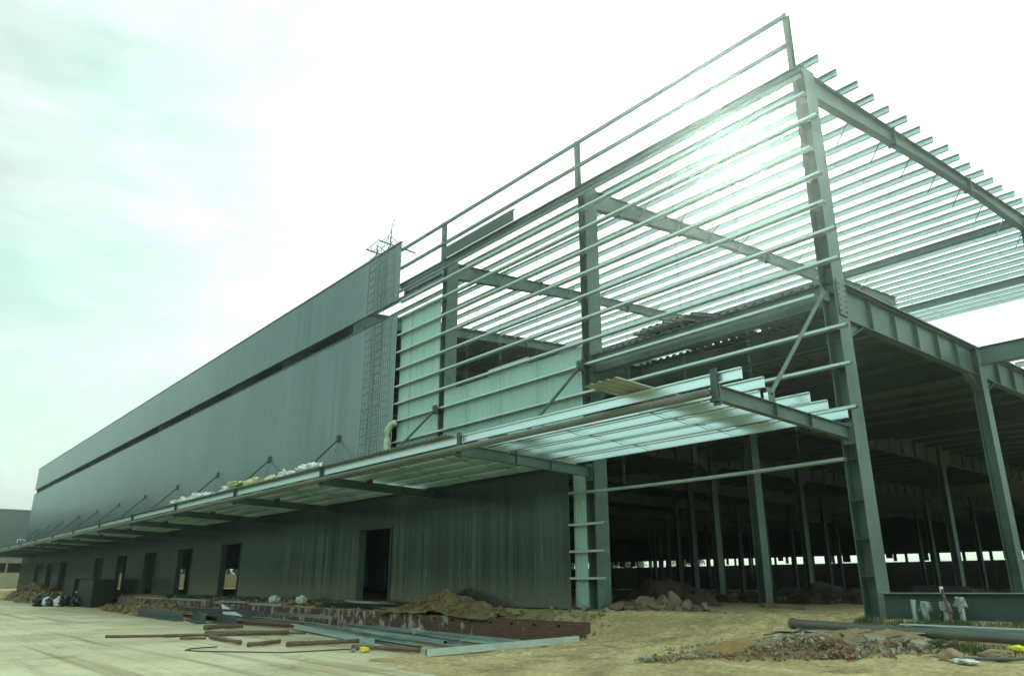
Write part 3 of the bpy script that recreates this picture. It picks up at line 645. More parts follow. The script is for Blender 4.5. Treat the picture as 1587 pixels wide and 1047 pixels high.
# ---------------------------------------------------------------- loose things on the building
def sheets_pile(pts, name, label):
    pass
m = MB()
for k, (x, z, dx) in enumerate(((-5.6, 8.42, .0), (-5.45, 8.50, .12))):
    n = 8; xs = []
    for q in range(n): a = x-1.1+dx+q*.28; xs += [(a, 0), (a+.12, 0), (a+.16, .06), (a+.24, .06)]
    a0 = len(m.v); q = len(xs)
    for a, d in xs: m.v += [(a, -.35+k*.1, z+d+.03*k), (a+.4, 2.3, z+d+.34)]
    for a, d in xs: m.v += [(a, -.35+k*.1, z+d+.012+.03*k), (a+.4, 2.3, z+d+.352)]
    for i in range(q-1):
        a = a0+2*i; b = a0+2*q+2*i
        m.f += [(a, a+2, a+3, a+1), (b, b+1, b+3, b+2), (a+1, a+3, b+3, b+1), (a, b, b+2, a+2)]
o = m.build('deck_sheet_pile', M['rib']); tag(o, 'pile of loose ribbed sheets on the deck edge between the two right columns', 'metal sheets')

def blob(name, m, c, r, seed, parent=None, sub=3, amp=.35, freq=1.6, flat=0.0, smooth=True):
    bm = bmesh.new(); bmesh.ops.create_icosphere(bm, subdivisions=sub, radius=1)
    for v in bm.verts:
        n = v.co.normalized(); d = 1+amp*noise.fractal(n*freq+Vector((seed*3.1, seed*1.7, 0)), 1, 2, 3)
        p = Vector((n.x*r[0], n.y*r[1], n.z*r[2]))*d
        if flat and p.z < -r[2]*flat: p.z = -r[2]*flat
        v.co = p+Vector(c)
    me = bpy.data.meshes.new(name); bm.to_mesh(me); bm.free()
    if smooth: me.polygons.foreach_set('use_smooth', [True]*len(me.polygons))
    me.materials.append(m); o = bpy.data.objects.new(name, me); COL.objects.link(o)
    if parent: o.parent = parent
    return o
bags = [(-37.6,.75,'plastic','long crumpled white bag at the far end of the row on the canopy'),(-35.9,.7,'plastic','flat crumpled white bag second from the far end of the canopy row'),(-34.0,.85,'plastic','largest crumpled white bag in the middle of the canopy row'),
        (-32.2,.8,'plastic','crumpled white bag on the canopy beside the gap before the yellow wool'),(-29.3,.75,'plastic','white bag on the canopy with yellow wool spilling over it'),
        (-26.2,.5,'wool','small low tuft of yellow wool on the canopy edge'),(-23.9,.6,'wool','big fluffy yellow wool heap on the canopy'),(-22.4,.5,'plastic','small white bag beside the big wool heap on the canopy'),(-20.2,.75,'plastic','nearest flat white bag on the canopy edge beside the timber board')]
for k, (x, r, mk, lab) in enumerate(bags):
    o = blob('sack' if mk == 'plastic' else 'insulation_tuft', M[mk], (x, -4.9, 4.95), (r*1.25, .45, .28+.05*(k % 3)), k, amp=.6, freq=3.0, flat=.5, smooth=False, sub=4)
    tag(o, lab, 'sack' if mk == 'plastic' else 'insulation wool', 'bags and wool along the canopy edge')
o = blob('insulation_tuft', M['wool'], (-28.6, -5.0, 5.33), (.7, .3, .14), 21, amp=.6, freq=2.6); tag(o, 'thin yellow wool layer spilled on top of a white bag on the canopy', 'insulation wool', 'bags and wool along the canopy edge')
m = MB(); m.hexa([(-19.6,-5.7,4.90),(-18.0,-5.72,4.90),(-18.0,-4.6,4.93),(-19.6,-4.6,4.93)], [(-19.6,-5.7,4.95),(-18.0,-5.72,4.95),(-18.0,-4.6,4.98),(-19.6,-4.6,4.98)])
tag(m.build('board', M['rib']), 'brown board lying on the canopy edge beside the nearest white bag', 'board')

def ladder(x0, x1, zlo, zhi, y, label, seed):
    root = empty('wire_ladder', ((x0+x1)/2, y, zlo)); tag(root, label, 'ladder', 'wire ladders hanging down the cladding')
    rnd = random.Random(seed); off = Vector(root.location)
    def sway(z): return .05*math.sin(z*.7+seed)
    for xx in (x0, x1):
        m = MB(); m.tube([Vector((xx+sway(zlo+(zhi-zlo)*k/14), y, zlo+(zhi-zlo)*k/14))-off for k in range(15)], .014, 5)
        o = m.build('side_wire', M['wire']); o.parent = root
    z = zlo+.2
    while z < zhi:
        m = MB(); m.rod(Vector((x0+sway(z), y, z))-off, Vector((x1+sway(z), y-.02, z+rnd.uniform(-.05,.05)))-off, .017, 5)
        o = m.build('rung', M['wire']); o.parent = root; z += .42+rnd.uniform(-.04,.04)
    return root
ladder(-24.35, -23.65, 4.85, 17.9, -.62, 'left one of two thin wire ladders hanging down the dark cladding', 1)
ladder(-23.25, -22.6, 4.85, 17.9, -.62, 'right one of two thin wire ladders, nearer the insulation roll', 2)
for xx, lab in ((-24.3, 'left'), (-22.9, 'right')):
    m = MB(); m.bar((xx, -.95, 17.62), (xx+.25, 1.1, 17.42), Bprof(.06, .06)); m.rod((xx+.05, -.3, 17.3), (xx+.08, -.35, 18.0), .03); m.rod((xx-.35, -.25, 17.42), (xx+.5, -.45, 17.55), .025)
    m.rod((xx+.08, -.35, 18.0), (xx+.2, .8, 17.45), .02)
    if lab == 'right':
        m.rod((xx+.05, -.3, 17.55), (xx+.1, -.3, 18.75), .03); m.tube([(xx+.1,-.3,18.7),(xx+.3,-.3,18.95),(xx+.42,-.3,18.7),(xx+.3,-.3,18.5)], .018, 5); m.rod((xx-.7,-.3,17.7),(xx+.1,-.3,18.4), .02)
    else: m.rod((xx, -.9, 17.62), (xx+1.4, -.9, 17.75), .02)
    tag(m.build('hook_frame', M['wire']), lab+' rusty hook frame standing on the parapet top that holds a wire ladder', 'hook frame')
m = MB(); m.tube([(-21.75,-.5,4.9),(-21.72,-.52,5.6),(-21.8,-.5,6.4),(-21.78,-.5,7.1),(-21.85,-.5,7.5),(-21.6,-.47,7.75),(-21.4,-.42,7.86),(-21.25,-.4,7.75)], [.16,.17,.15,.17,.16,.15,.13,.09], 12, .2)
tag(m.build('insulation_roll', M['roll'], smooth=True), 'pale yellow green insulation roll hanging beside the dark cladding edge above the canopy', 'insulation roll')

# ---------------------------------------------------------------- dock wall and mounds
bw = empty('brick_dock_wall', (-8, -1.5, -1.1)); tag(bw, 'low stained red brick dock wall running along the front of the hall', 'wall')
def ch(o, root): o.parent = root; o.matrix_parent_inverse = Matrix.Translation(-Vector(root.location)); return o
m = MB(); ya, yb = -1.62, -1.3
def ztop(x): return -.45+.16*ss(-14, -60, x)
xs = [-8.0-1.12*k for k in range(0, 28)]
m.box(-39.4, -8.0, ya, yb, -1.35, -.60); m.box(-39.4, -8.0, ya+.13, yb, -.60, -.52)
for a, b in zip(xs[1:], xs[:-1]): m.box(a+.13, b, ya, ya+.129, -.60, -.52)
m.box(-39.4, -8.0, ya, yb, -.52, -.42)
m.box(-92, -39.4, ya, yb, -1.35, -.36)
ch(m.build('brickwork', M['brick']), bw)
m = MB()
for a, b in ((-38.5,-34.4),(-48,-40.6),(-56.5,-49.2),(-90,-70)): m.box(a, b, ya-.03, yb+.05, -.357, -.25)
for a, b in ((-33.6,-29.5),): m.box(a, b, ya-.03, yb+.05, -.417, -.30)
ch(m.build('coping', M['conc']), bw)

def mound(name, m, cx, cy, rx, ry, h, seed, rot=0.0, n=40, amp=.35, base=None, pw_=1.6, root=None):
    mb = MB(); k = 0
    c, s = math.cos(rot), math.sin(rot)
    for j in range(n+1):
        for i in range(n+1):
            u, v = -1+2*i/n, -1+2*j/n; r = math.hypot(u, v)
            x = cx+(u*rx*c-v*ry*s); y = cy+(u*rx*s+v*ry*c)
            rr = r*(1+.25*fbm(u*1.5+seed, v*1.5))
            hh = h*max(0, 1-rr**pw_) if rr < 1 else -.12*min(1, (rr-1)*4)
            hh += (h*amp*fbm(x*1.1+seed, y*1.1, seed)+.05*fbm(x*5, y*5, seed, 3))*max(0, min(1, (1.05-rr)*3))
            z = (base if base is not None else zt(x, y))+hh
            mb.v.append((x, y, z))
    for j in range(n):
        for i in range(n): a = j*(n+1)+i; mb.f.append((a, a+1, a+n+2, a+n+1))
    o = mb.build(name, m, None, True, False); 
    return o
def chunks(mb, cx, cy, rx, ry, n, smin, smax, seed, zf, rot=0.0, dens=1.0):
    rnd = random.Random(seed); c, s = math.cos(rot), math.sin(rot)
    for _ in range(n):
        r = rnd.random()**.5*dens; a = rnd.uniform(0, 2*math.pi); u, v = r*math.cos(a), r*math.sin(a)
        x, y = cx+u*rx*c-v*ry*s, cy+u*rx*s+v*ry*c; sz = smin+(smax-smin)*rnd.random()**2.2
        rock(mb, (x, y, zf(x, y, r)+sz*.2), sz, rnd)
def rock(mb, c, sz, rnd, sq=(1, .8, .6)):
    q = Quaternion((rnd.uniform(-1,1), rnd.uniform(-1,1), rnd.uniform(-1,1), rnd.uniform(-1,1))).normalized()
    vs = []
    for x in (-.5,.5):
        for y in (-.5,.5):
            for z in (-.5,.5):
                p = Vector((x*sq[0]*rnd.uniform(.55,1.15), y*sq[1]*rnd.uniform(.55,1.15), z*sq[2]*rnd.uniform(.55,1.15)))*sz
                vs.append(q@p+Vector(c))
    mb.poly(vs, [(0,1,3,2),(4,6,7,5),(0,4,5,1),(2,3,7,6),(0,2,6,4),(1,5,7,3)])

o = mound('dirt_mound', M['dirt_dark'], -16.1, -.85, 3.6, .95, .80, 3, amp=.22, pw_=1.15, base=-.36, n=70)
tag(o, 'brown soil heap piled against the lower wall right of the nearest doorway', 'soil heap')
mb = MB(); chunks(mb, -45.5, -3.4, 12, 1.4, 500, .08, .45, 56, lambda x, y, r: -1.15+.5*max(0, 1-r**1.6)); chunks(mb, -84, -3.6, 8, 2, 200, .1, .6, 57, lambda x, y, r: -1.15+.9*max(0, 1-r**1.6)); chunks(mb, -99, -2.4, 8, 2.3, 200, .15, .7, 58, lambda x, y, r: -1.15+1.4*max(0, 1-r**1.6)); chunks(mb, -16.1, -1.05, 3.0, .75, 420, .03, .17, 55, lambda x, y, r: -.36+.74*max(0, 1-r**1.15)); tag(mb.build('soil_clods', M['dirt_dark']), 'clods on the soil heap', 'clods', kind='stuff')
mb = MB(); chunks(mb, -14.2, -1.0, 2.8, .5, 90, .05, .22, 5, lambda x, y, r: zt(x, y)+.10)
chunks(mb, -22, -1.0, 6, .4, 120, .05, .2, 6, lambda x, y, r: zt(x, y)+.0); chunks(mb, -9.3, -.8, 1.6, .8, 80, .04, .2, 16, lambda x, y, r: zt(x, y)+.02)
chunks(mb, -35, -1.0, 9, .35, 150, .06, .3, 7, lambda x, y, r: zt(x, y)); chunks(mb, -56, -2.2, 14, 1.2, 200, .08, .4, 8, lambda x, y, r: zt(x, y)); chunks(mb, -8.6, -2.6, 1.6, .8, 110, .03, .16, 17, lambda x, y, r: zt(x, y))
tag(mb.build('scattered_rubble', M['rock']), 'broken bits strewn along the dock edge', 'rubble', kind='stuff')
mb = MB(); chunks(mb, -2, -3.4, 4.5, 2.6, 260, .01, .05, 9, lambda x, y, r: zt(x, y)); chunks(mb, -6, 2.5, 5, 2.5, 110, .02, .10, 10, lambda x, y, r: zt(x, y)); chunks(mb, -14, -6.5, 7, 1.6, 70, .01, .05, 11, lambda x, y, r: -1.15)
tag(mb.build('gravel_scatter', M['rock2']), 'small stones scattered on the dirt track', 'gravel', kind='stuff')
o = mound('dirt_mound', M['dirt_dark'], -45.5, -3.2, 12.0, 1.6, .62, 12, amp=.4, base=-1.15, n=60); tag(o, 'long low soil bank with debris in front of the far dock wall', 'soil heap')
o = mound('dirt_mound', M['dirt_dark'], -84, -3.2, 9.0, 2.2, 1.0, 14, amp=.4, base=-1.15, n=50); tag(o, 'far soil heap beside the left end of the dock wall', 'soil heap')
o = mound('dirt_mound', M['dirt_dark'], -99, -2.0, 9.0, 2.6, 1.6, 15, amp=.4, base=-1.15, n=50); tag(o, 'farthest dark soil heap at the far corner of the hall', 'soil heap')
o = mound('dirt_mound', M['dirt_dark'], -69, -.8, 4.0, .6, .7, 18, amp=.4, base=-.3, n=40); tag(o, 'small soil heap on the dock between two far doorways', 'soil heap')

# slabs and rubble inside the open bay
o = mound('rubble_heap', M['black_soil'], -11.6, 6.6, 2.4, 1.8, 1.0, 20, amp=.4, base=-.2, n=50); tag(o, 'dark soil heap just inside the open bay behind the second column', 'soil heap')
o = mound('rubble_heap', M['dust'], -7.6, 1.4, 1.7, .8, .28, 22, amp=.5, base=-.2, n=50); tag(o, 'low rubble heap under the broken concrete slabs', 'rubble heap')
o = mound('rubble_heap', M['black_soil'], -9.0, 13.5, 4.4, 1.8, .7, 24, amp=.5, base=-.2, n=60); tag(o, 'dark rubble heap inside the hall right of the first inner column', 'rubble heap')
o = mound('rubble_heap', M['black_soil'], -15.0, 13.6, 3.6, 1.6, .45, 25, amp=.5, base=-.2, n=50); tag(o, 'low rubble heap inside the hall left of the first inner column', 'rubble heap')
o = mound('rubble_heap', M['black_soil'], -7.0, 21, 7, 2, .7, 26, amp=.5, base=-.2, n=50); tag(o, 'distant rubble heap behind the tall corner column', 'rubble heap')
mb = MB()
for cx, cy, rx, ry, h, n in ((-7.6,1.4,1.8,.9,.25,120),(-9.3,13.5,4.2,1.5,.5,240),(-15,13.6,3.2,1.3,.35,120),(-11.6,6.6,1.6,1.2,.5,60),(-7,21,6,1.6,.5,120)):
    chunks(mb, cx, cy, rx, ry, n, .07, .38, int(cx*7), lambda x, y, r, h=h: -.15+h*(1-r))
tag(mb.build('interior_rubble', M['slab']), 'broken bricks and stones on the heaps inside the hall', 'rubble', kind='stuff')
rnd = random.Random(3)
def slab(name, c, size, rot, m, label, cat='concrete slab', seed=0, group=None):
    rn = random.Random(seed); w_, d_, h_ = size
    pts = [(math.cos(a)*w_/2*rn.uniform(.75,1.1), math.sin(a)*d_/2*rn.uniform(.75,1.1)) for a in [k*math.pi/4.5+rn.uniform(-.2,.2) for k in range(9)]]
    mb = MB(); n = len(pts); q = Matrix.Rotation(rot[2],3,'Z')@Matrix.Rotation(rot[1],3,'Y')@Matrix.Rotation(rot[0],3,'X')
    vs = [q@Vector((x, y, -h_/2)) for x, y in pts]+[q@Vector((x*.96, y*.96, h_/2+rn.uniform(-.2,.2)*h_)) for x, y in pts]
    mb.poly(vs, [tuple(range(n-1,-1,-1)), tuple(range(n,2*n))]+[(i,(i+1)%n,n+(i+1)%n,n+i) for i in range(n)])
    o = mb.build(name, m); o.location = c; bv = o.modifiers.new('b','BEVEL'); bv.width = h_*.12; bv.segments = 2
    tag(o, label, cat, group); return o
slab('concrete_slab', (-8.1,.75,.0), (.95,.6,.1), (.35,.15,.3), M['slab'], 'flat tilted brown concrete slab at the left foot of the slab pile', seed=1)
slab('concrete_slab', (-7.5,1.3,.10), (.85,.6,.11), (.95,-.35,-.3), M['slab'], 'steep leaning grey slab in the middle of the slab pile', seed=2)
slab('concrete_slab', (-7.0,1.5,.12), (.8,.42,.11), (.55,.95,.2), M['slab'], 'tallest upright pale slab at the right of the slab pile', seed=3)
slab('concrete_slab', (-8.5,.35,.0), (.8,.55,.14), (.2,-.3,.9), M['slab'], 'rounded earthy block left of the tilted slabs beside the second column', seed=4)
slab('concrete_slab', (-7.8,1.0,.14), (.7,.5,.09), (.7,.2,.6), M['slab'], 'small grey slab lying on top of the tilted slabs', seed=5)
slab('concrete_slab', (-5.9,5.9,-.06), (2.2,1.0,.12), (.0,.06,.2), M['slab'], 'large flat slab lying on the track in front of the inner rubble', seed=6)

# ---------------------------------------------------------------- rubble pile by the track
def pz(x, y):
    u, v = (x-.35)/3.3, (y+3.55)/1.35; r = math.hypot(u, v); return zt(x, y)+.42*max(0, 1-r**1.7)
rp = empty('rubble_pile', (.35, -3.55, -.6)); tag(rp, 'wide low pile of broken bricks and stones in the right foreground beside the dirt track', 'rubble pile')
def oval(name, m, cx, cy, rx, ry, h, seed, rot, n=70, amp=.3):
    o = mound(name, m, cx, cy, rx, ry, h, seed, rot, n, amp); return o
RT = R(42)
ch(oval('soil_core', M['dust'], .5, -3.3, 2.3, 1.15, .27, 31, RT), rp)
def wetz(x, y, r=0): return zt(x, y)+.2
ch(oval('ochre_sand', M['wet'], -.72, -4.35, .95, .66, .22, 33, RT, 50, .15), rp)
mb = MB()
chunks(mb, .3, -3.75, 1.5, .75, 1100, .02, .13, 40, lambda x, y, r: zt(x, y)+.24*(1-r**1.6), RT)
chunks(mb, -1.15, -5.1, 1.35, .28, 320, .02, .10, 41, lambda x, y, r: zt(x, y)+.03, RT)
chunks(mb, -1.45, -3.9, 1.3, .2, 90, .03, .11, 42, lambda x, y, r: zt(x, y)+.03, RT)
chunks(mb, 1.6, -3.3, 1.4, .8, 420, .02, .13, 43, lambda x, y, r: zt(x, y)+.16*(1-r), RT)
ch(mb.build('stones', M['rock2']), rp)['kind'] = 'stuff'
mb = MB()
chunks(mb, .5, -3.9, 1.7, .8, 700, .02, .10, 44, lambda x, y, r: zt(x, y)+.23*(1-r**1.6), RT)
chunks(mb, -.9, -4.9, 1.5, .5, 260, .015, .08, 45, lambda x, y, r: zt(x, y)+.05, RT)
chunks(mb, 1.8, -3.4, 1.7, .7, 130, .03, .14, 46, lambda x, y, r: zt(x, y)+.14*(1-r), RT)
ch(mb.build('broken_bricks', M['redbrick']), rp)['kind'] = 'stuff'
mb = MB(); rn = random.Random(5)
for _ in range(9):
    x, y = .3+rn.uniform(-1,1.6), -3.7+rn.uniform(-.6,.8); a = rn.uniform(0,6.3)
    z = zt(x, y)+.22; mb.bar((x, y, z), (x+.4*math.cos(a), y+.4*math.sin(a), z+.06), Bprof(.05, .02))
ch(mb.build('wood_splinters', M['wood']), rp)['kind'] = 'stuff'
slab('concrete_chunk', (1.45,-3.15,-.34), (.42,.3,.09), (.4,.2,.5), M['rock'], 'pale concrete chunk leaning on the right side of the rubble pile', 'concrete chunk', 11)
slab('concrete_chunk', (1.85,-3.25,-.40), (.42,.22,.10), (.2,.35,-.3), M['rock'], 'long pale concrete chunk at the right end of the rubble pile', 'concrete chunk', 12)
slab('concrete_chunk', (2.25,-3.1,-.42), (.34,.3,.2), (.1,.1,.5), M['rock2'], 'round grey green block behind the weeds below the long pipe', 'concrete chunk', 13)
o = blob('boulder', M['pinkrock'], (3.05,-3.75,-.5), (.19,.16,.12), 5, amp=.3, freq=1.3, flat=.7, smooth=False); tag(o, 'rounded pinkish boulder at the bottom right beside the weeds', 'boulder')
o = blob('boulder', M['pinkrock'], (3.6,-3.3,-.46), (.26,.17,.09), 6, amp=.3, freq=1.3, flat=.5, smooth=False); tag(o, 'flat pinkish boulder beside the yellow rag at the right edge', 'boulder')
o = blob('plastic_scrap', M['plastic'], (3.35,-4.0,-.55), (.2,.14,.05), 7, amp=.7, freq=2.6, flat=.5); tag(o, 'crumpled pale plastic scrap beside the rounded boulder', 'plastic scrap')
o = blob('yellow_rag', M['yellow'], (3.85,-3.1,-.36), (.13,.09,.045), 8, amp=.6, freq=2.6, flat=.6); tag(o, 'bright yellow rag lying at the far right of the foreground', 'rag')
mb = MB(); mb.tube([(2.35,-3.9,-.60),(2.75,-3.72,-.53),(3.2,-3.75,-.52),(3.9,-3.5,-.50),(4.7,-2.9,-.42)], .028, 8); tag(mb.build('conduit', M['pipe'], smooth=True), 'thin grey conduit lying along the front of the pinkish boulders', 'conduit')
for k, (x, y, s, lab) in enumerate(((.7,-2.55,.13,'ochre'),)): pass

# steel on the right
m = MB(); a = (-1.38,-1.28,-.20); b = (4.9,-2.42,-.29)
m.tube([a, (1.0,-1.7,-.235), b], .092, 16); m.tube([(-1.40,-1.277,-.20), (-1.34,-1.288,-.20)], .125, 16)
tag(m.build('long_pipe', M['pipe'], smooth=False), 'long grey painted pipe with a flanged end lying across the right foreground', 'pipe')
m = MB(); m.bar((-1.3,-2.0,-.40), (1.9,-1.72,-.33), Cprof(.3, .09, .006, .02)); tag(m.build('zinc_channel', M['galv_bright']), 'bright zinc channel lying under the flanged end of the long pipe', 'steel channel')
m = MB(); m.bar((1.35,-1.55,-.20), (5.2,-1.4,-.22), Cprof(.28, .10, .006, .02)); tag(m.build('zinc_channel', M['galv_bright']), 'bright zinc channel lying behind the long pipe at the right edge', 'steel channel')
gd = empty('ground_girder', (.3, 0, -.1)); tag(gd, 'deep dark green steel girder lying on the ground right of the corner column', 'steel girder')
m = MB(); m.bar((.27,-.02,.19), (7.5,.12,.24), Iprof(.30, .55, .018, .012)); ch(m.build('web_and_flanges', M['steel_dark']), gd)
m = MB(); m.bar((.27,-.02,.474), (7.5,.12,.524), Bprof(.31, .01)); ch(m.build('lit_top_edge', M['galv']), gd)  # paler strip stands in for light caught by the top flange
m = MB(); m.bar((2.9,3.4,.30), (9.5,4.2,.30), Iprof(.3, .5, .018, .012)); tag(m.build('ground_girder', M['steel_dark']), 'dark green girder lying farther back at the right edge behind the nearer girder', 'steel girder')
for k, (x, h, rag, lab) in enumerate(((1.10,.50,0,'bare pale steel pipe stub leftmost in front of the girder'),(1.34,.46,1,'short pipe stub with a rag tied round its top, second from the corner column'),(1.74,.47,1,'pipe stub with a long hanging rag beside the rusty bar'),(2.06,.56,1,'tallest pipe stub with a bulky rag, right of the rusty bar'))):
    root = empty('pipe_stub', (x, -.45, -.16)); tag(root, lab, 'pipe stub', 'pipe stubs in front of the girder')
    m = MB(); m.tube([(0,0,-.1),(.004*k,0,h)], .058, 14); m.tube([(0,0,h-.012),(0,0,h+.004)], .063, 14); o = m.build('stub', M['galv'], smooth=False); o.parent = root
    if rag:
        bm = MB(); n = 18; rn = random.Random(k)
        rows = [(.062,h+.01),(.075,h-.03),(.085,h-.08),(.10,h-.14),(.12,h-.19)]
        for r, z in rows:
            for j in range(n):
                a = 2*math.pi*j/n; ext = (z < h-.1)*(.10 if (k*5+j) % n in (0,1,2,10,11) else 0)
                rr = r*(1+.3*math.sin(a*5+k+z*30)+.15*math.sin(a*9-z*55)); bm.v.append((rr*math.cos(a), rr*math.sin(a), z-ext*1.3+rn.uniform(-.012,.012)))
        for i in range(len(rows)-1):
            for j in range(n): bm.f.append((i*n+j, i*n+(j+1)%n, (i+1)*n+(j+1)%n, (i+1)*n+j))
        o = bm.build('rag', M['cloth'], smooth=True, recalc=False); o.parent = root; so_ = o.modifiers.new('s','SOLIDIFY'); so_.thickness = .008
m = MB(); m.rod((1.98,-.75,-.25), (1.80,-.62,.58), .032, 8); o = m.build('rusty_bar', M['rust']); tag(o, 'rusty steel bar leaning between the rag-wrapped pipe stubs', 'steel bar')
m = MB(); m.tube([(1.80,-.62,.50),(1.795,-.616,.62)], .038, 8, .3); o2 = m.build('pale_tip', M['white']); o2.parent = o

def weeds(name, spots, label, hmin=.08, hmax=.3, wd=.008, seed=1, mt='grass'):
    rn = random.Random(seed); mb = MB()
    for (cx, cy, r, n) in spots:
        for _ in range(n):
            a = rn.uniform(0,6.3); q = rn.random()**.7*r; x, y = cx+q*math.cos(a), cy+q*math.sin(a)*.6; z = zt(x, y)
            h = rn.uniform(hmin,hmax)*(1-.5*q/r); lx, ly = rn.uniform(-.4,.4)*h, rn.uniform(-.4,.4)*h; b = rn.uniform(0,3.14); dx, dy = wd*math.cos(b), wd*math.sin(b)
            k = len(mb.v)
            mb.v += [(x-dx,y-dy,z-.03),(x+dx,y+dy,z-.03),(x+lx*.5+dx,y+ly*.5+dy,z+h*.6),(x+lx*.5-dx,y+ly*.5-dy,z+h*.6),(x+lx,y+ly,z+h)]
            mb.f += [(k,k+1,k+2,k+3),(k+3,k+2,k+4)]
    return tag(mb.build(name, M[mt], recalc=False), label, 'weeds', kind='stuff')
weeds('weeds', [(.2,-.75,.35,420),(.9,-.8,.35,160),(1.5,-.9,.4,380),(2.1,-.8,.5,420),(3.1,-.6,.6,300),(2.55,-2.9,.4,900),(2.1,-2.9,.3,300),(3.1,-3.0,.45,300),(3.9,-2.7,.4,160),(1.2,-1.2,.3,90)], 'green weeds among the pipes and girder at the right', .06, .26, .006, 2)
weeds('dry_grass', [(.4,-.8,.6,260),(1.6,-.95,.9,420),(2.6,-.9,.9,420),(3.4,-.8,1.0,380),(2.5,-2.9,.6,360),(3.3,-2.9,.8,360),(-.3,-1.0,.4,120)], 'dry straw coloured grass mixed into the weeds at the right', .04, .2, .005, 12, 'straw')
weeds('dock_weeds', [(-34-2.2*k,-.9,1.3,300) for k in range(9)]+[(-23-1.5*k,-.9,.9,120) for k in range(5)], 'low green weeds growing on the dock edge before the doorways', .06, .28, .02, 3)
weeds('dry_weeds', [(-40-2.0*k,-2.6,1.4,220) for k in range(8)], 'dry grass on the soil bank', .05, .25, .02, 4, 'rib')

# ---------------------------------------------------------------- foreground steel, logs, cable
def stick(name, pts, r, label, mt='wood', cat='log', group='logs lying on the concrete', n=10, jit=.12, seg=7):
    out_ = []; rad = []
    for a, b in zip(pts[:-1], pts[1:]):
        for k in range(seg):
            t = k/seg; p = Vector(a).lerp(Vector(b), t); p.x += random.uniform(-.12,.12)*r; p.y += random.uniform(-.12,.12)*r; out_.append(p); rad.append(.82*r*(1.08-.25*k/seg)*random.uniform(.95,1.05))
    out_.append(Vector(pts[-1])); rad.append(r*.85)
    m = MB(); m.tube(out_, rad, n, jit); return tag(m.build(name, M[mt], smooth=True), label, cat, group)
z0 = -1.15
stick('log', [(-22.3,-11.2,z0+.05),(-21.2,-9.4,z0+.06),(-20.3,-7.6,z0+.08)], .065, 'long thin crooked log reaching farthest left on the concrete')
stick('log', [(-20.9,-8.2,z0+.10),(-19.5,-5.6,z0+.11)], .11, 'thick straight log lying in line with the long crooked one')
stick('log', [(-24.7,-6.95,z0+.12),(-24.85,-6.0,z0+.13),(-24.75,-5.35,z0+.13)], .12, 'short thick log on its own above the long ones')
stick('log', [(-19.1,-8.6,z0+.09),(-16.0,-8.75,z0+.09)], .08, 'log slanting towards the viewer beside the broken bark piece')
stick('log', [(-15.0,-8.9,z0+.08),(-15.1,-8.4,z0+.09),(-15.7,-7.6,z0+.08)], .08, 'bent broken dark log with loose bark at the end of the slanting one')
stick('log', [(-19.8,-9.4,z0+.04),(-19.3,-8.7,z0+.04)], .045, 'small thin stick below the long log')
stick('log', [(-14.15,-8.05,z0+.10),(-13.9,-5.75,z0+.11)], .085, 'long straight log in the middle beside the yellow glove')
stick('log', [(-12.0,-7.0,z0+.09),(-11.2,-6.3,z0+.09),(-9.95,-6.05,z0+.09)], .085, 'dark log ending under the near zinc box beam')
stick('log', [(-20.6,-5.6,z0+.05),(-19.6,-4.9,z0+.05)], .05, 'thin dark stick just below the zinc channels', )
def cz(x, y): return zt(x, y)+.02
m = MB(); pts = [(-15.6,-9.6),(-15.4,-10.4),(-14.9,-10.75),(-14.2,-10.5),(-13.2,-9.6),(-12.4,-8.9),(-12.3,-7.9),(-12.3,-7.1),(-12.0,-6.7)]
m.tube([(x, y, z0+.022) for x, y in pts], .018, 6); tag(m.build('cable', M['cable'], smooth=True), 'thin brown cable looping over the concrete from the yellow glove', 'cable')
o = blob('glove', M['yellow'], (-11.25,-7.0,z0+.07), (.17,.12,.07), 3, amp=.6, freq=2.2, flat=.8); tag(o, 'bright yellow work glove on the concrete beside the dark log', 'glove')
for k, (x, y) in enumerate(((-11.45,-7.25),)): 
    o = blob('rag', M['cloth'], (x, y, z0+.05), (.09,.07,.05), 4, amp=.6, freq=2.2, flat=.8); tag(o, 'small grey rag touching the yellow glove', 'rag')

def channel(a, b, w_, h_, label, mt='galv_bright', name='zinc_channel', group='zinc channels in the steel pile'):
    m = MB(); m.bar(a, b, Cprof(w_, h_, .008, .02)); return tag(m.build(name, M[mt]), label, 'steel channel', group)
def box_beam(a, b, w_, h_, label, mt='galv', group=None, name='box_beam'):
    m = MB(); t = .012
    for pr_ in ([(-w_/2,-h_/2),(w_/2,-h_/2),(w_/2,-h_/2+t),(-w_/2,-h_/2+t)], [(-w_/2,h_/2-t),(w_/2,h_/2-t),(w_/2,h_/2),(-w_/2,h_/2)], [(-w_/2,-h_/2+t),(-w_/2+t,-h_/2+t),(-w_/2+t,h_/2-t),(-w_/2,h_/2-t)], [(w_/2-t,-h_/2+t),(w_/2,-h_/2+t),(w_/2,h_/2-t),(w_/2-t,h_/2-t)]):
        m.bar(a, b, pr_)
    return tag(m.build(name, M[mt]), label, 'steel beam', group)
box_beam((-8.3,-6.9,-.98), (-6.95,-2.85,-.76), .17, .17, 'near hollow zinc box beam pointing at the end of the brick wall')
channel((-22.6,-4.0,z0+.10), (-13.6,-5.35,z0+.02), .2, .16, 'longest bright channel along the front of the steel pile')
channel((-21.9,-3.3,z0+.16), (-12.6,-4.75,z0+.06), .18, .14, 'bright channel second from the front of the steel pile', 'galv')
channel((-20.6,-2.75,z0+.16), (-10.6,-4.15,z0+.10), .2, .17, 'channel running under the grey rag in the steel pile', 'galv')
channel((-19.6,-2.5,z0+.14), (-10.2,-3.3,z0+.12), .2, .14, 'bright channel with the twisted right end', 'galv_bright')
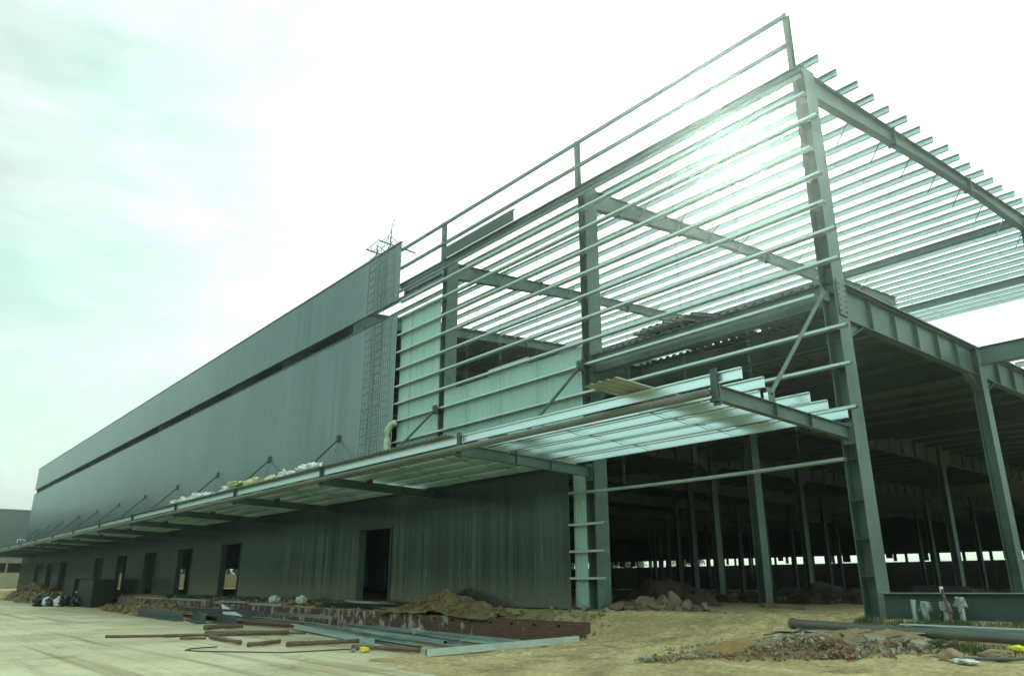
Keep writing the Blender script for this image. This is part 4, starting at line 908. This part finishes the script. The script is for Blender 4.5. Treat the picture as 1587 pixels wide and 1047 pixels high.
channel((-18.9,-2.15,z0+.10), (-9.5,-2.75,z0+.08), .2, .16, 'bright channel farthest back along the brick wall')
channel((-21.4,-3.9,z0+.03), (-10.9,-5.3,z0+.05), .22, .09, 'flat channel on the ground under the front of the steel pile', 'galv')
box_beam((-17.0,-4.25,z0+.27), (-10.9,-4.5,z0+.17), .16, .12, 'dark ended box beam lying on top of the zinc channels', 'galv')
channel((-27.6,-3.7,z0+.28), (-22.4,-3.0,z0+.16), .2, .1, 'dusty channel bridging the two halves of the steel pile', 'galv')
channel((-28.0,-2.6,z0+.42), (-22.6,-2.3,z0+.40), .16, .12, 'thin pale channel propped near the brick wall', 'galv')
o = blob('rag', M['cloth'], (-13.3,-3.9,z0+.33), (.32,.2,.15), 9, amp=.7, freq=2.4, flat=.6); tag(o, 'crumpled grey rag bundle lying on the zinc channels', 'rag')
m = MB(); m.tube([(-27.8,-4.15,z0+.16),(-22.8,-3.55,z0+.16)], .10, 12); tag(m.build('downpipe', M['rust']), 'dark brown pipe lying between the dark sheets and the zinc channels', 'pipe')
# folded dark sheets
def trough(a, b, w_, h_, label, tilt=.0):
    m = MB(); m.bar(a, b, [(0,0),(w_,0),(w_,.012),(.012,.012),(.012+tilt,h_),(tilt,h_)]); return tag(m.build('folded_sheet', M['farclad']), label, 'folded sheet', 'dark folded sheets on the concrete')
trough((-43.5,-4.7,z0), (-33.4,-5.1,z0+.02), .5, .46, 'longest dark folded sheet at the left end of the steel pile', .12)
trough((-34.6,-4.2,z0+.02), (-30.0,-5.1,z0+.03), .5, .44, 'dark folded sheet second from the left', .1)
trough((-31.6,-4.0,z0+.02), (-27.6,-4.5,z0), .5, .40, 'dark folded sheet in the middle of the row of sheets', .1)
trough((-40.0,-3.6,z0+.18), (-27.2,-3.4,z0+.30), .6, .34, 'long dark sheet lying behind the others', .1)
m = MB(); m.hexa([(-32.5,-3.3,z0+.35),(-32.1,-3.6,z0+.35),(-29.4,-3.6,z0+.30),(-29.6,-3.2,z0+.30)], [(-33.5,-3.1,z0+.85),(-33.1,-3.4,z0+.85),(-29.4,-3.6,z0+.33),(-29.6,-3.2,z0+.33)])
tag(m.build('folded_sheet', M['galv']), 'pale sheet offcut propped up behind the dark folded sheets', 'folded sheet')
channel((-41,-3.0,z0+.42), (-30.5,-3.1,z0+.46), .2, .1, 'pale green topped channel behind the dark folded sheets', 'galv')

# scraps on the dock
m = MB(); m.bar((-25.9,-1.15,-.28), (-18.9,-1.05,-.24), Cprof(.2, .12)); tag(m.build('dark_channel', M['steel_dark']), 'dark channel lying on top of the dock wall below the nearest doorway', 'steel channel')
for k, (x, s, lab) in enumerate(((-32.0,.42,'white wrapped bundle on the dock edge, left one of the two beneath the cladding'),(-28.7,.32,'white wrapped bundle on the dock edge, right one of the two beneath the cladding'))):
    o = blob('bundle', M['plastic'], (x, -.95, -.12), (s*1.2,.25,.22), 30+k, amp=.4, freq=2, flat=.7, smooth=False); tag(o, lab, 'bundle')
slab('board', (-22.4,-1.1,-.08), (2.4,.4,.07), (.02,.02,.1), M['rib'], 'flat brown board lying on the dock before the nearest doorway', 'board', 15)

# ---------------------------------------------------------------- left: crates, bundles, worker
def crate(x0, x1, y0, y1, h, label, z=-1.12):
    root = empty('black_crate', ((x0+x1)/2, (y0+y1)/2, z)); tag(root, label, 'crate', 'black crates by the dock')
    m = MB(); m.box(x0+.02, x1-.02, y0+.02, y1-.02, z+.02, z+h); ch(m.build('body', M['black']), root)
    m = MB(); 
    for a in (x0, x1-.09):
        for b in (y0, y1-.09): m.box(a, a+.09, b, b+.09, z, z+h+.02)
    for q in (0, h-.08):
        m.box(x0+.09, x1-.09, y0-.01, y0+.05, z+q, z+q+.08); m.box(x0+.09, x1-.09, y1-.05, y1+.01, z+q, z+q+.08)
        m.box(x1-.05, x1+.01, y0+.09, y1-.09, z+q, z+q+.08)
    ch(m.build('frame', M['black']), root)
crate(-67.5, -62.0, -3.6, -1.9, 2.15, 'right and nearer of two black crates beside the far dock wall')
crate(-75.0, -70.5, -3.4, -1.8, 2.25, 'left and farther of two black crates beside the far dock wall')
for k, (x, y, r) in enumerate(((-68.5,-6.1,.75),(-67.8,-5.3,.7),(-66.8,-4.6,.75),(-66.3,-3.9,.65))):
    o = blob('tarp_bundle', M['tarp'], (x, y, -1.15+r*.55), (r*.8,r*.75,r*.62), 50+k, amp=.45, freq=2, flat=.85, smooth=False)
    tag(o, ['leftmost black tarp bundle on the far concrete','second black tarp bundle from the left','third black tarp bundle from the left','rightmost black tarp bundle nearest the crates'][k], 'bundle', 'tarp bundles on the far concrete')
for k, (x, y) in enumerate(((-68.1,-5.7),(-67.0,-4.95))):
    o = blob('pale_sack', M['plastic'], (x, y, -.78), (.45,.4,.42), 60+k, amp=.3, freq=2, flat=.85, smooth=False); tag(o, ['pale sack between the two left tarp bundles','pale sack between the middle tarp bundles'][k], 'sack', 'sacks among the tarp bundles')

def person(loc, yaw):
    """a worker crouching, about 1.15 m high in this pose"""
    J = {'pel':(0,0,.42),'sp1':(0,.05,.58),'sp2':(0,.13,.76),'neck':(0,.18,.93),'head':(0,.22,1.02),'crown':(0,.23,1.14),
         'hl':(-.10,0,.42),'hr':(.10,0,.42),'kl':(-.17,.38,.50),'kr':(.16,.36,.44),'al':(-.14,.12,.09),'ar':(.14,.08,.09),'tl':(-.15,.32,.04),'tr':(.15,.28,.04),
         'sl':(-.19,.15,.86),'sr':(.19,.15,.86),'el':(-.27,.30,.66),'er':(.25,.32,.64),'wl':(-.16,.48,.60),'wr':(.15,.50,.52),'pl':(-.13,.56,.58),'pr':(.12,.58,.49)}
    E = [('pel','sp1'),('sp1','sp2'),('sp2','neck'),('neck','head'),('head','crown'),('pel','hl'),('pel','hr'),('hl','kl'),('hr','kr'),('kl','al'),('kr','ar'),('al','tl'),('ar','tr'),('sp2','sl'),('sp2','sr'),('sl','el'),('sr','er'),('el','wl'),('er','wr'),('wl','pl'),('wr','pr')]
    rad = {'pel':.15,'sp1':.14,'sp2':.15,'neck':.06,'head':.085,'crown':.08,'hl':.10,'hr':.10,'kl':.07,'kr':.07,'al':.045,'ar':.045,'tl':.035,'tr':.035,'sl':.075,'sr':.075,'el':.048,'er':.048,'wl':.032,'wr':.032,'pl':.035,'pr':.035}
    names = list(J); me = bpy.data.meshes.new('person'); V = [J[n] for n in names]; Ed = [(names.index(a), names.index(b)) for a, b in E]
    for s, w0 in (('l',-1),('r',1)):
        b = Vector(J['p'+s])
        for f in range(5):
            a = b+Vector(((f-2)*.018, .03 if f != 0 and f != 4 else .012, -.006)); c = a+Vector(((f-2)*.004,.04,-.02)); V.append(tuple(a)); V.append(tuple(c))
            Ed += [(names.index('p'+s), len(V)-2), (len(V)-2, len(V)-1)]
    me.from_pydata(V, Ed, []); o = bpy.data.objects.new('person', me); COL.objects.link(o)
    sk_ = o.modifiers.new('skin','SKIN'); 
    for i, v in enumerate(me.skin_vertices[0].data):
        r = rad[names[i]] if i < len(names) else .009; v.radius = (r, r); v.use_root = (i == 0)
    sb = o.modifiers.new('sub','SUBSURF'); sb.levels = 2; sb.render_levels = 2
    me.materials.append(M['jacket']); o.location = loc; o.rotation_euler = (0,0,yaw)
    h = blob('helmet', M['orange'], (0,.235,1.12), (.14,.16,.11), 2, amp=.02); h.parent = o
    f = blob('face', M['skin'], (0,.285,1.03), (.075,.06,.095), 3, amp=.05); f.parent = o
    return o
tag(person((-67.6,-3.4,-1.12), R(150)), 'crouching worker in an orange helmet and dark jacket behind the tarp bundles', 'person')

# ---------------------------------------------------------------- far left and behind
fb = empty('far_building', (-161, -10, -1.1)); tag(fb, 'dark grey windowed building beyond the far end of the hall', 'building')
m = MB(); m.box(-185, -160, -45, 30, 4.2, 13.55); m.box(-185, -166, -45, 30, -1.15, 4.2); ch(m.build('wall', M['farclad']), fb)
m = MB(); m.box(-186, -159.8, -45.2, 30.2, 13.56, 13.8); ch(m.build('roof_edge', M['steel']), fb)
for k in range(3):
    y = 2.9+k*1.15
    m = MB(); m.box(-159.96, -159.90, y, y+1.0, 7.0, 8.4); o = ch(m.build('window', M['glass']), fb)
    m = MB()
    for a, b, c, d in ((y-.06,y+.06,6.9,8.5),(y+.94,y+1.06,6.9,8.5),(y+.06,y+.94,8.38,8.5),(y+.06,y+.94,6.9,7.02),(y+.46,y+.54,7.02,8.38)): m.box(-159.89, -159.80, a, b, c, d)
    f = m.build('frame', M['white']); f.parent = o
m = MB(); m.box(-160, -156.5, -45, 30, 4.2, 5.0)
for y in (-8.0, 1.5, 11): m.box(-157, -156.7, y, y+.3, -1.15, 4.2)
m.bar((-156.8, 1.6, 1.2), (-156.8, 8.0, 4.2), Bprof(.14,.14)); ch(m.build('porch_frame', M['rock2']), fb)
m = MB(); m.box(-150, -149.7, -60, 40, -1.15, 2.4); m.box(-149.95, -149.65, -60, 40, 2.405, 2.5)
tag(m.build('boundary_wall', M['fence']), 'pale yellowish boundary wall in front of the far building', 'wall')
m = MB(); m.box(-140, -139.8, 9, 90, -1.1, 2.2); tag(m.build('site_fence', M['fence']), 'pale fence seen through the doorways beyond the end of the hall', 'fence')

def tree(x, y, h, r, label, seed, z=-1.15, trunk=.3):
    rn = random.Random(seed); root = empty('tree', (x, y, z)); tag(root, label, 'tree')
    m = MB(); pts = [(0,0,0),(.1,.1,h*.3),(.0,.2,h*.55),(.1,.1,h*.85)]; m.tube(pts, [trunk,trunk*.8,trunk*.5,trunk*.15], 8)
    for k in range(7):
        a = rn.uniform(0,6.3); zz = h*rn.uniform(.35,.7); m.tube([(0,.1,zz),(r*.4*math.cos(a),r*.4*math.sin(a),zz+h*.12),(r*.7*math.cos(a),r*.7*math.sin(a),zz+h*.2)], [trunk*.35,trunk*.2,trunk*.08], 6)
    o = m.build('trunk', M['bark'], smooth=True); o.parent = root
    m = MB(); cl = []
    for _ in range(34):
        a = rn.uniform(0,6.3); q = r*rn.random()**.5*.85; zz = h*rn.uniform(.38,.97); q *= 1.1-abs(zz/h-.62)*1.3; cl.append((q*math.cos(a), q*math.sin(a), zz, r*rn.uniform(.18,.34)))
    for cx, cy, cz_, cr in cl:
        for _ in range(230):
            d = Vector((rn.gauss(0,1), rn.gauss(0,1), rn.gauss(0,.8))); p = Vector((cx, cy, cz_))+d*cr*.5
            u = Vector((rn.uniform(-1,1), rn.uniform(-1,1), rn.uniform(-1,1))).normalized(); v = u.orthogonal().normalized(); s = rn.uniform(.07,.15)*max(1, r/3.2)
            k = len(m.v); m.v += [tuple(p-u*s), tuple(p+v*s*.5), tuple(p+u*s), tuple(p-v*s*.5)]; m.f.append((k,k+1,k+2,k+3))
    o = m.build('crown', M['leaf'], recalc=False); o.parent = root
tree(-56.0, -17.4, 9.0, 3.2, 'leafy tree cut by the left edge of the view', 3)
for k, (x, y) in enumerate(((-104,108),(-113,112),(-120,104),(-130,110),(-96,116))):
    tree(x, y, 11+k % 3, 5, ['left green tree seen through the rear strip window','green tree beyond the rear wall','bushy green tree beyond the rear wall corner','farthest green tree beyond the rear wall','slim green tree beyond the rear wall'][k], 10+k, -.2)

# unseen dark trees added behind the viewer to darken the lower cladding's reflections
mb = MB(); rn = random.Random(2); n = 220
for i in range(n+1):
    x = -200+320*i/n
    for j in range(9):
        t = j/8; h = 13.5*(1+.2*fbm(x*.05, 1)+.12*fbm(x*.4, 2)); y = -44+2.5*fbm(x*.15, t*3, 4)+(3.0*t if t > .5 else 0)*-1
        mb.v.append((x, y+1.2*fbm(x*.9, t*5, 6), -1.2+h*t))
for i in range(n):
    for j in range(8): a = i*9+j; mb.f.append((a, a+9, a+10, a+1))
k = len(mb.v)
for i in range(n+1): x = -200+320*i/n; mb.v.append((x, -62, -1.2)); mb.v.append((x, -58, 11))
for i in range(n): mb.f.append((i*9+8, (i+1)*9+8, k+2*(i+1)+1, k+2*i+1)); mb.f.append((k+2*i, k+2*i+1, k+2*i+3, k+2*i+2))
tag(mb.build('added_tree_belt', M['yard']), 'unseen tree belt added behind the viewer to darken reflections', 'tree belt', kind='stuff')

def belt(x0, y0, x1, y1, h0, label, seed, z=-1.2):
    mb = MB(); n = 120; d = Vector((x1-x0, y1-y0, 0)); nrm = Vector((-d.y, d.x, 0)).normalized()
    rn = random.Random(seed)
    for _ in range(5200):
        t = rn.random(); base = Vector((x0, y0, z))+d*t; h = h0*(1+.35*fbm(t*14+seed, 1)+.15*fbm(t*50, seed)); p = base+nrm*rn.uniform(-2, 2)+Vector((0, 0, h*rn.random()**.7))
        u = Vector((rn.uniform(-1,1), rn.uniform(-1,1), rn.uniform(-1,1))).normalized(); v = u.orthogonal().normalized(); q = rn.uniform(.35, .9)
        k = len(mb.v); mb.v += [tuple(p-u*q), tuple(p+v*q*.7), tuple(p+u*q), tuple(p-v*q*.7)]; mb.f.append((k,k+1,k+2,k+3))
    return tag(mb.build('far_trees', M['leaf'], recalc=False), label, 'trees', kind='stuff')
belt(-176, 22, -160, 110, 8, 'distant tree belt beyond the end of the hall', 3)

# thin air volume added to imitate lens glare and veil round the sun
hzb = MB(); hzb.box(-1650, 1650, -1650, 1650, -2.6, 26)
hm = bpy.data.materials.new('glare_haze'); hm.use_nodes = True; hn = hm.node_tree; hn.nodes.clear()
ho = hn.nodes.new('ShaderNodeOutputMaterial'); hv = hn.nodes.new('ShaderNodeVolumePrincipled'); hn.links.new(hv.outputs[0], ho.inputs['Volume'])
hv.inputs['Color'].default_value = (.86, .97, .92, 1); hv.inputs['Density'].default_value = .0016; hv.inputs['Anisotropy'].default_value = .92
tag(hzb.build('glare_haze', hm), kind='stuff')
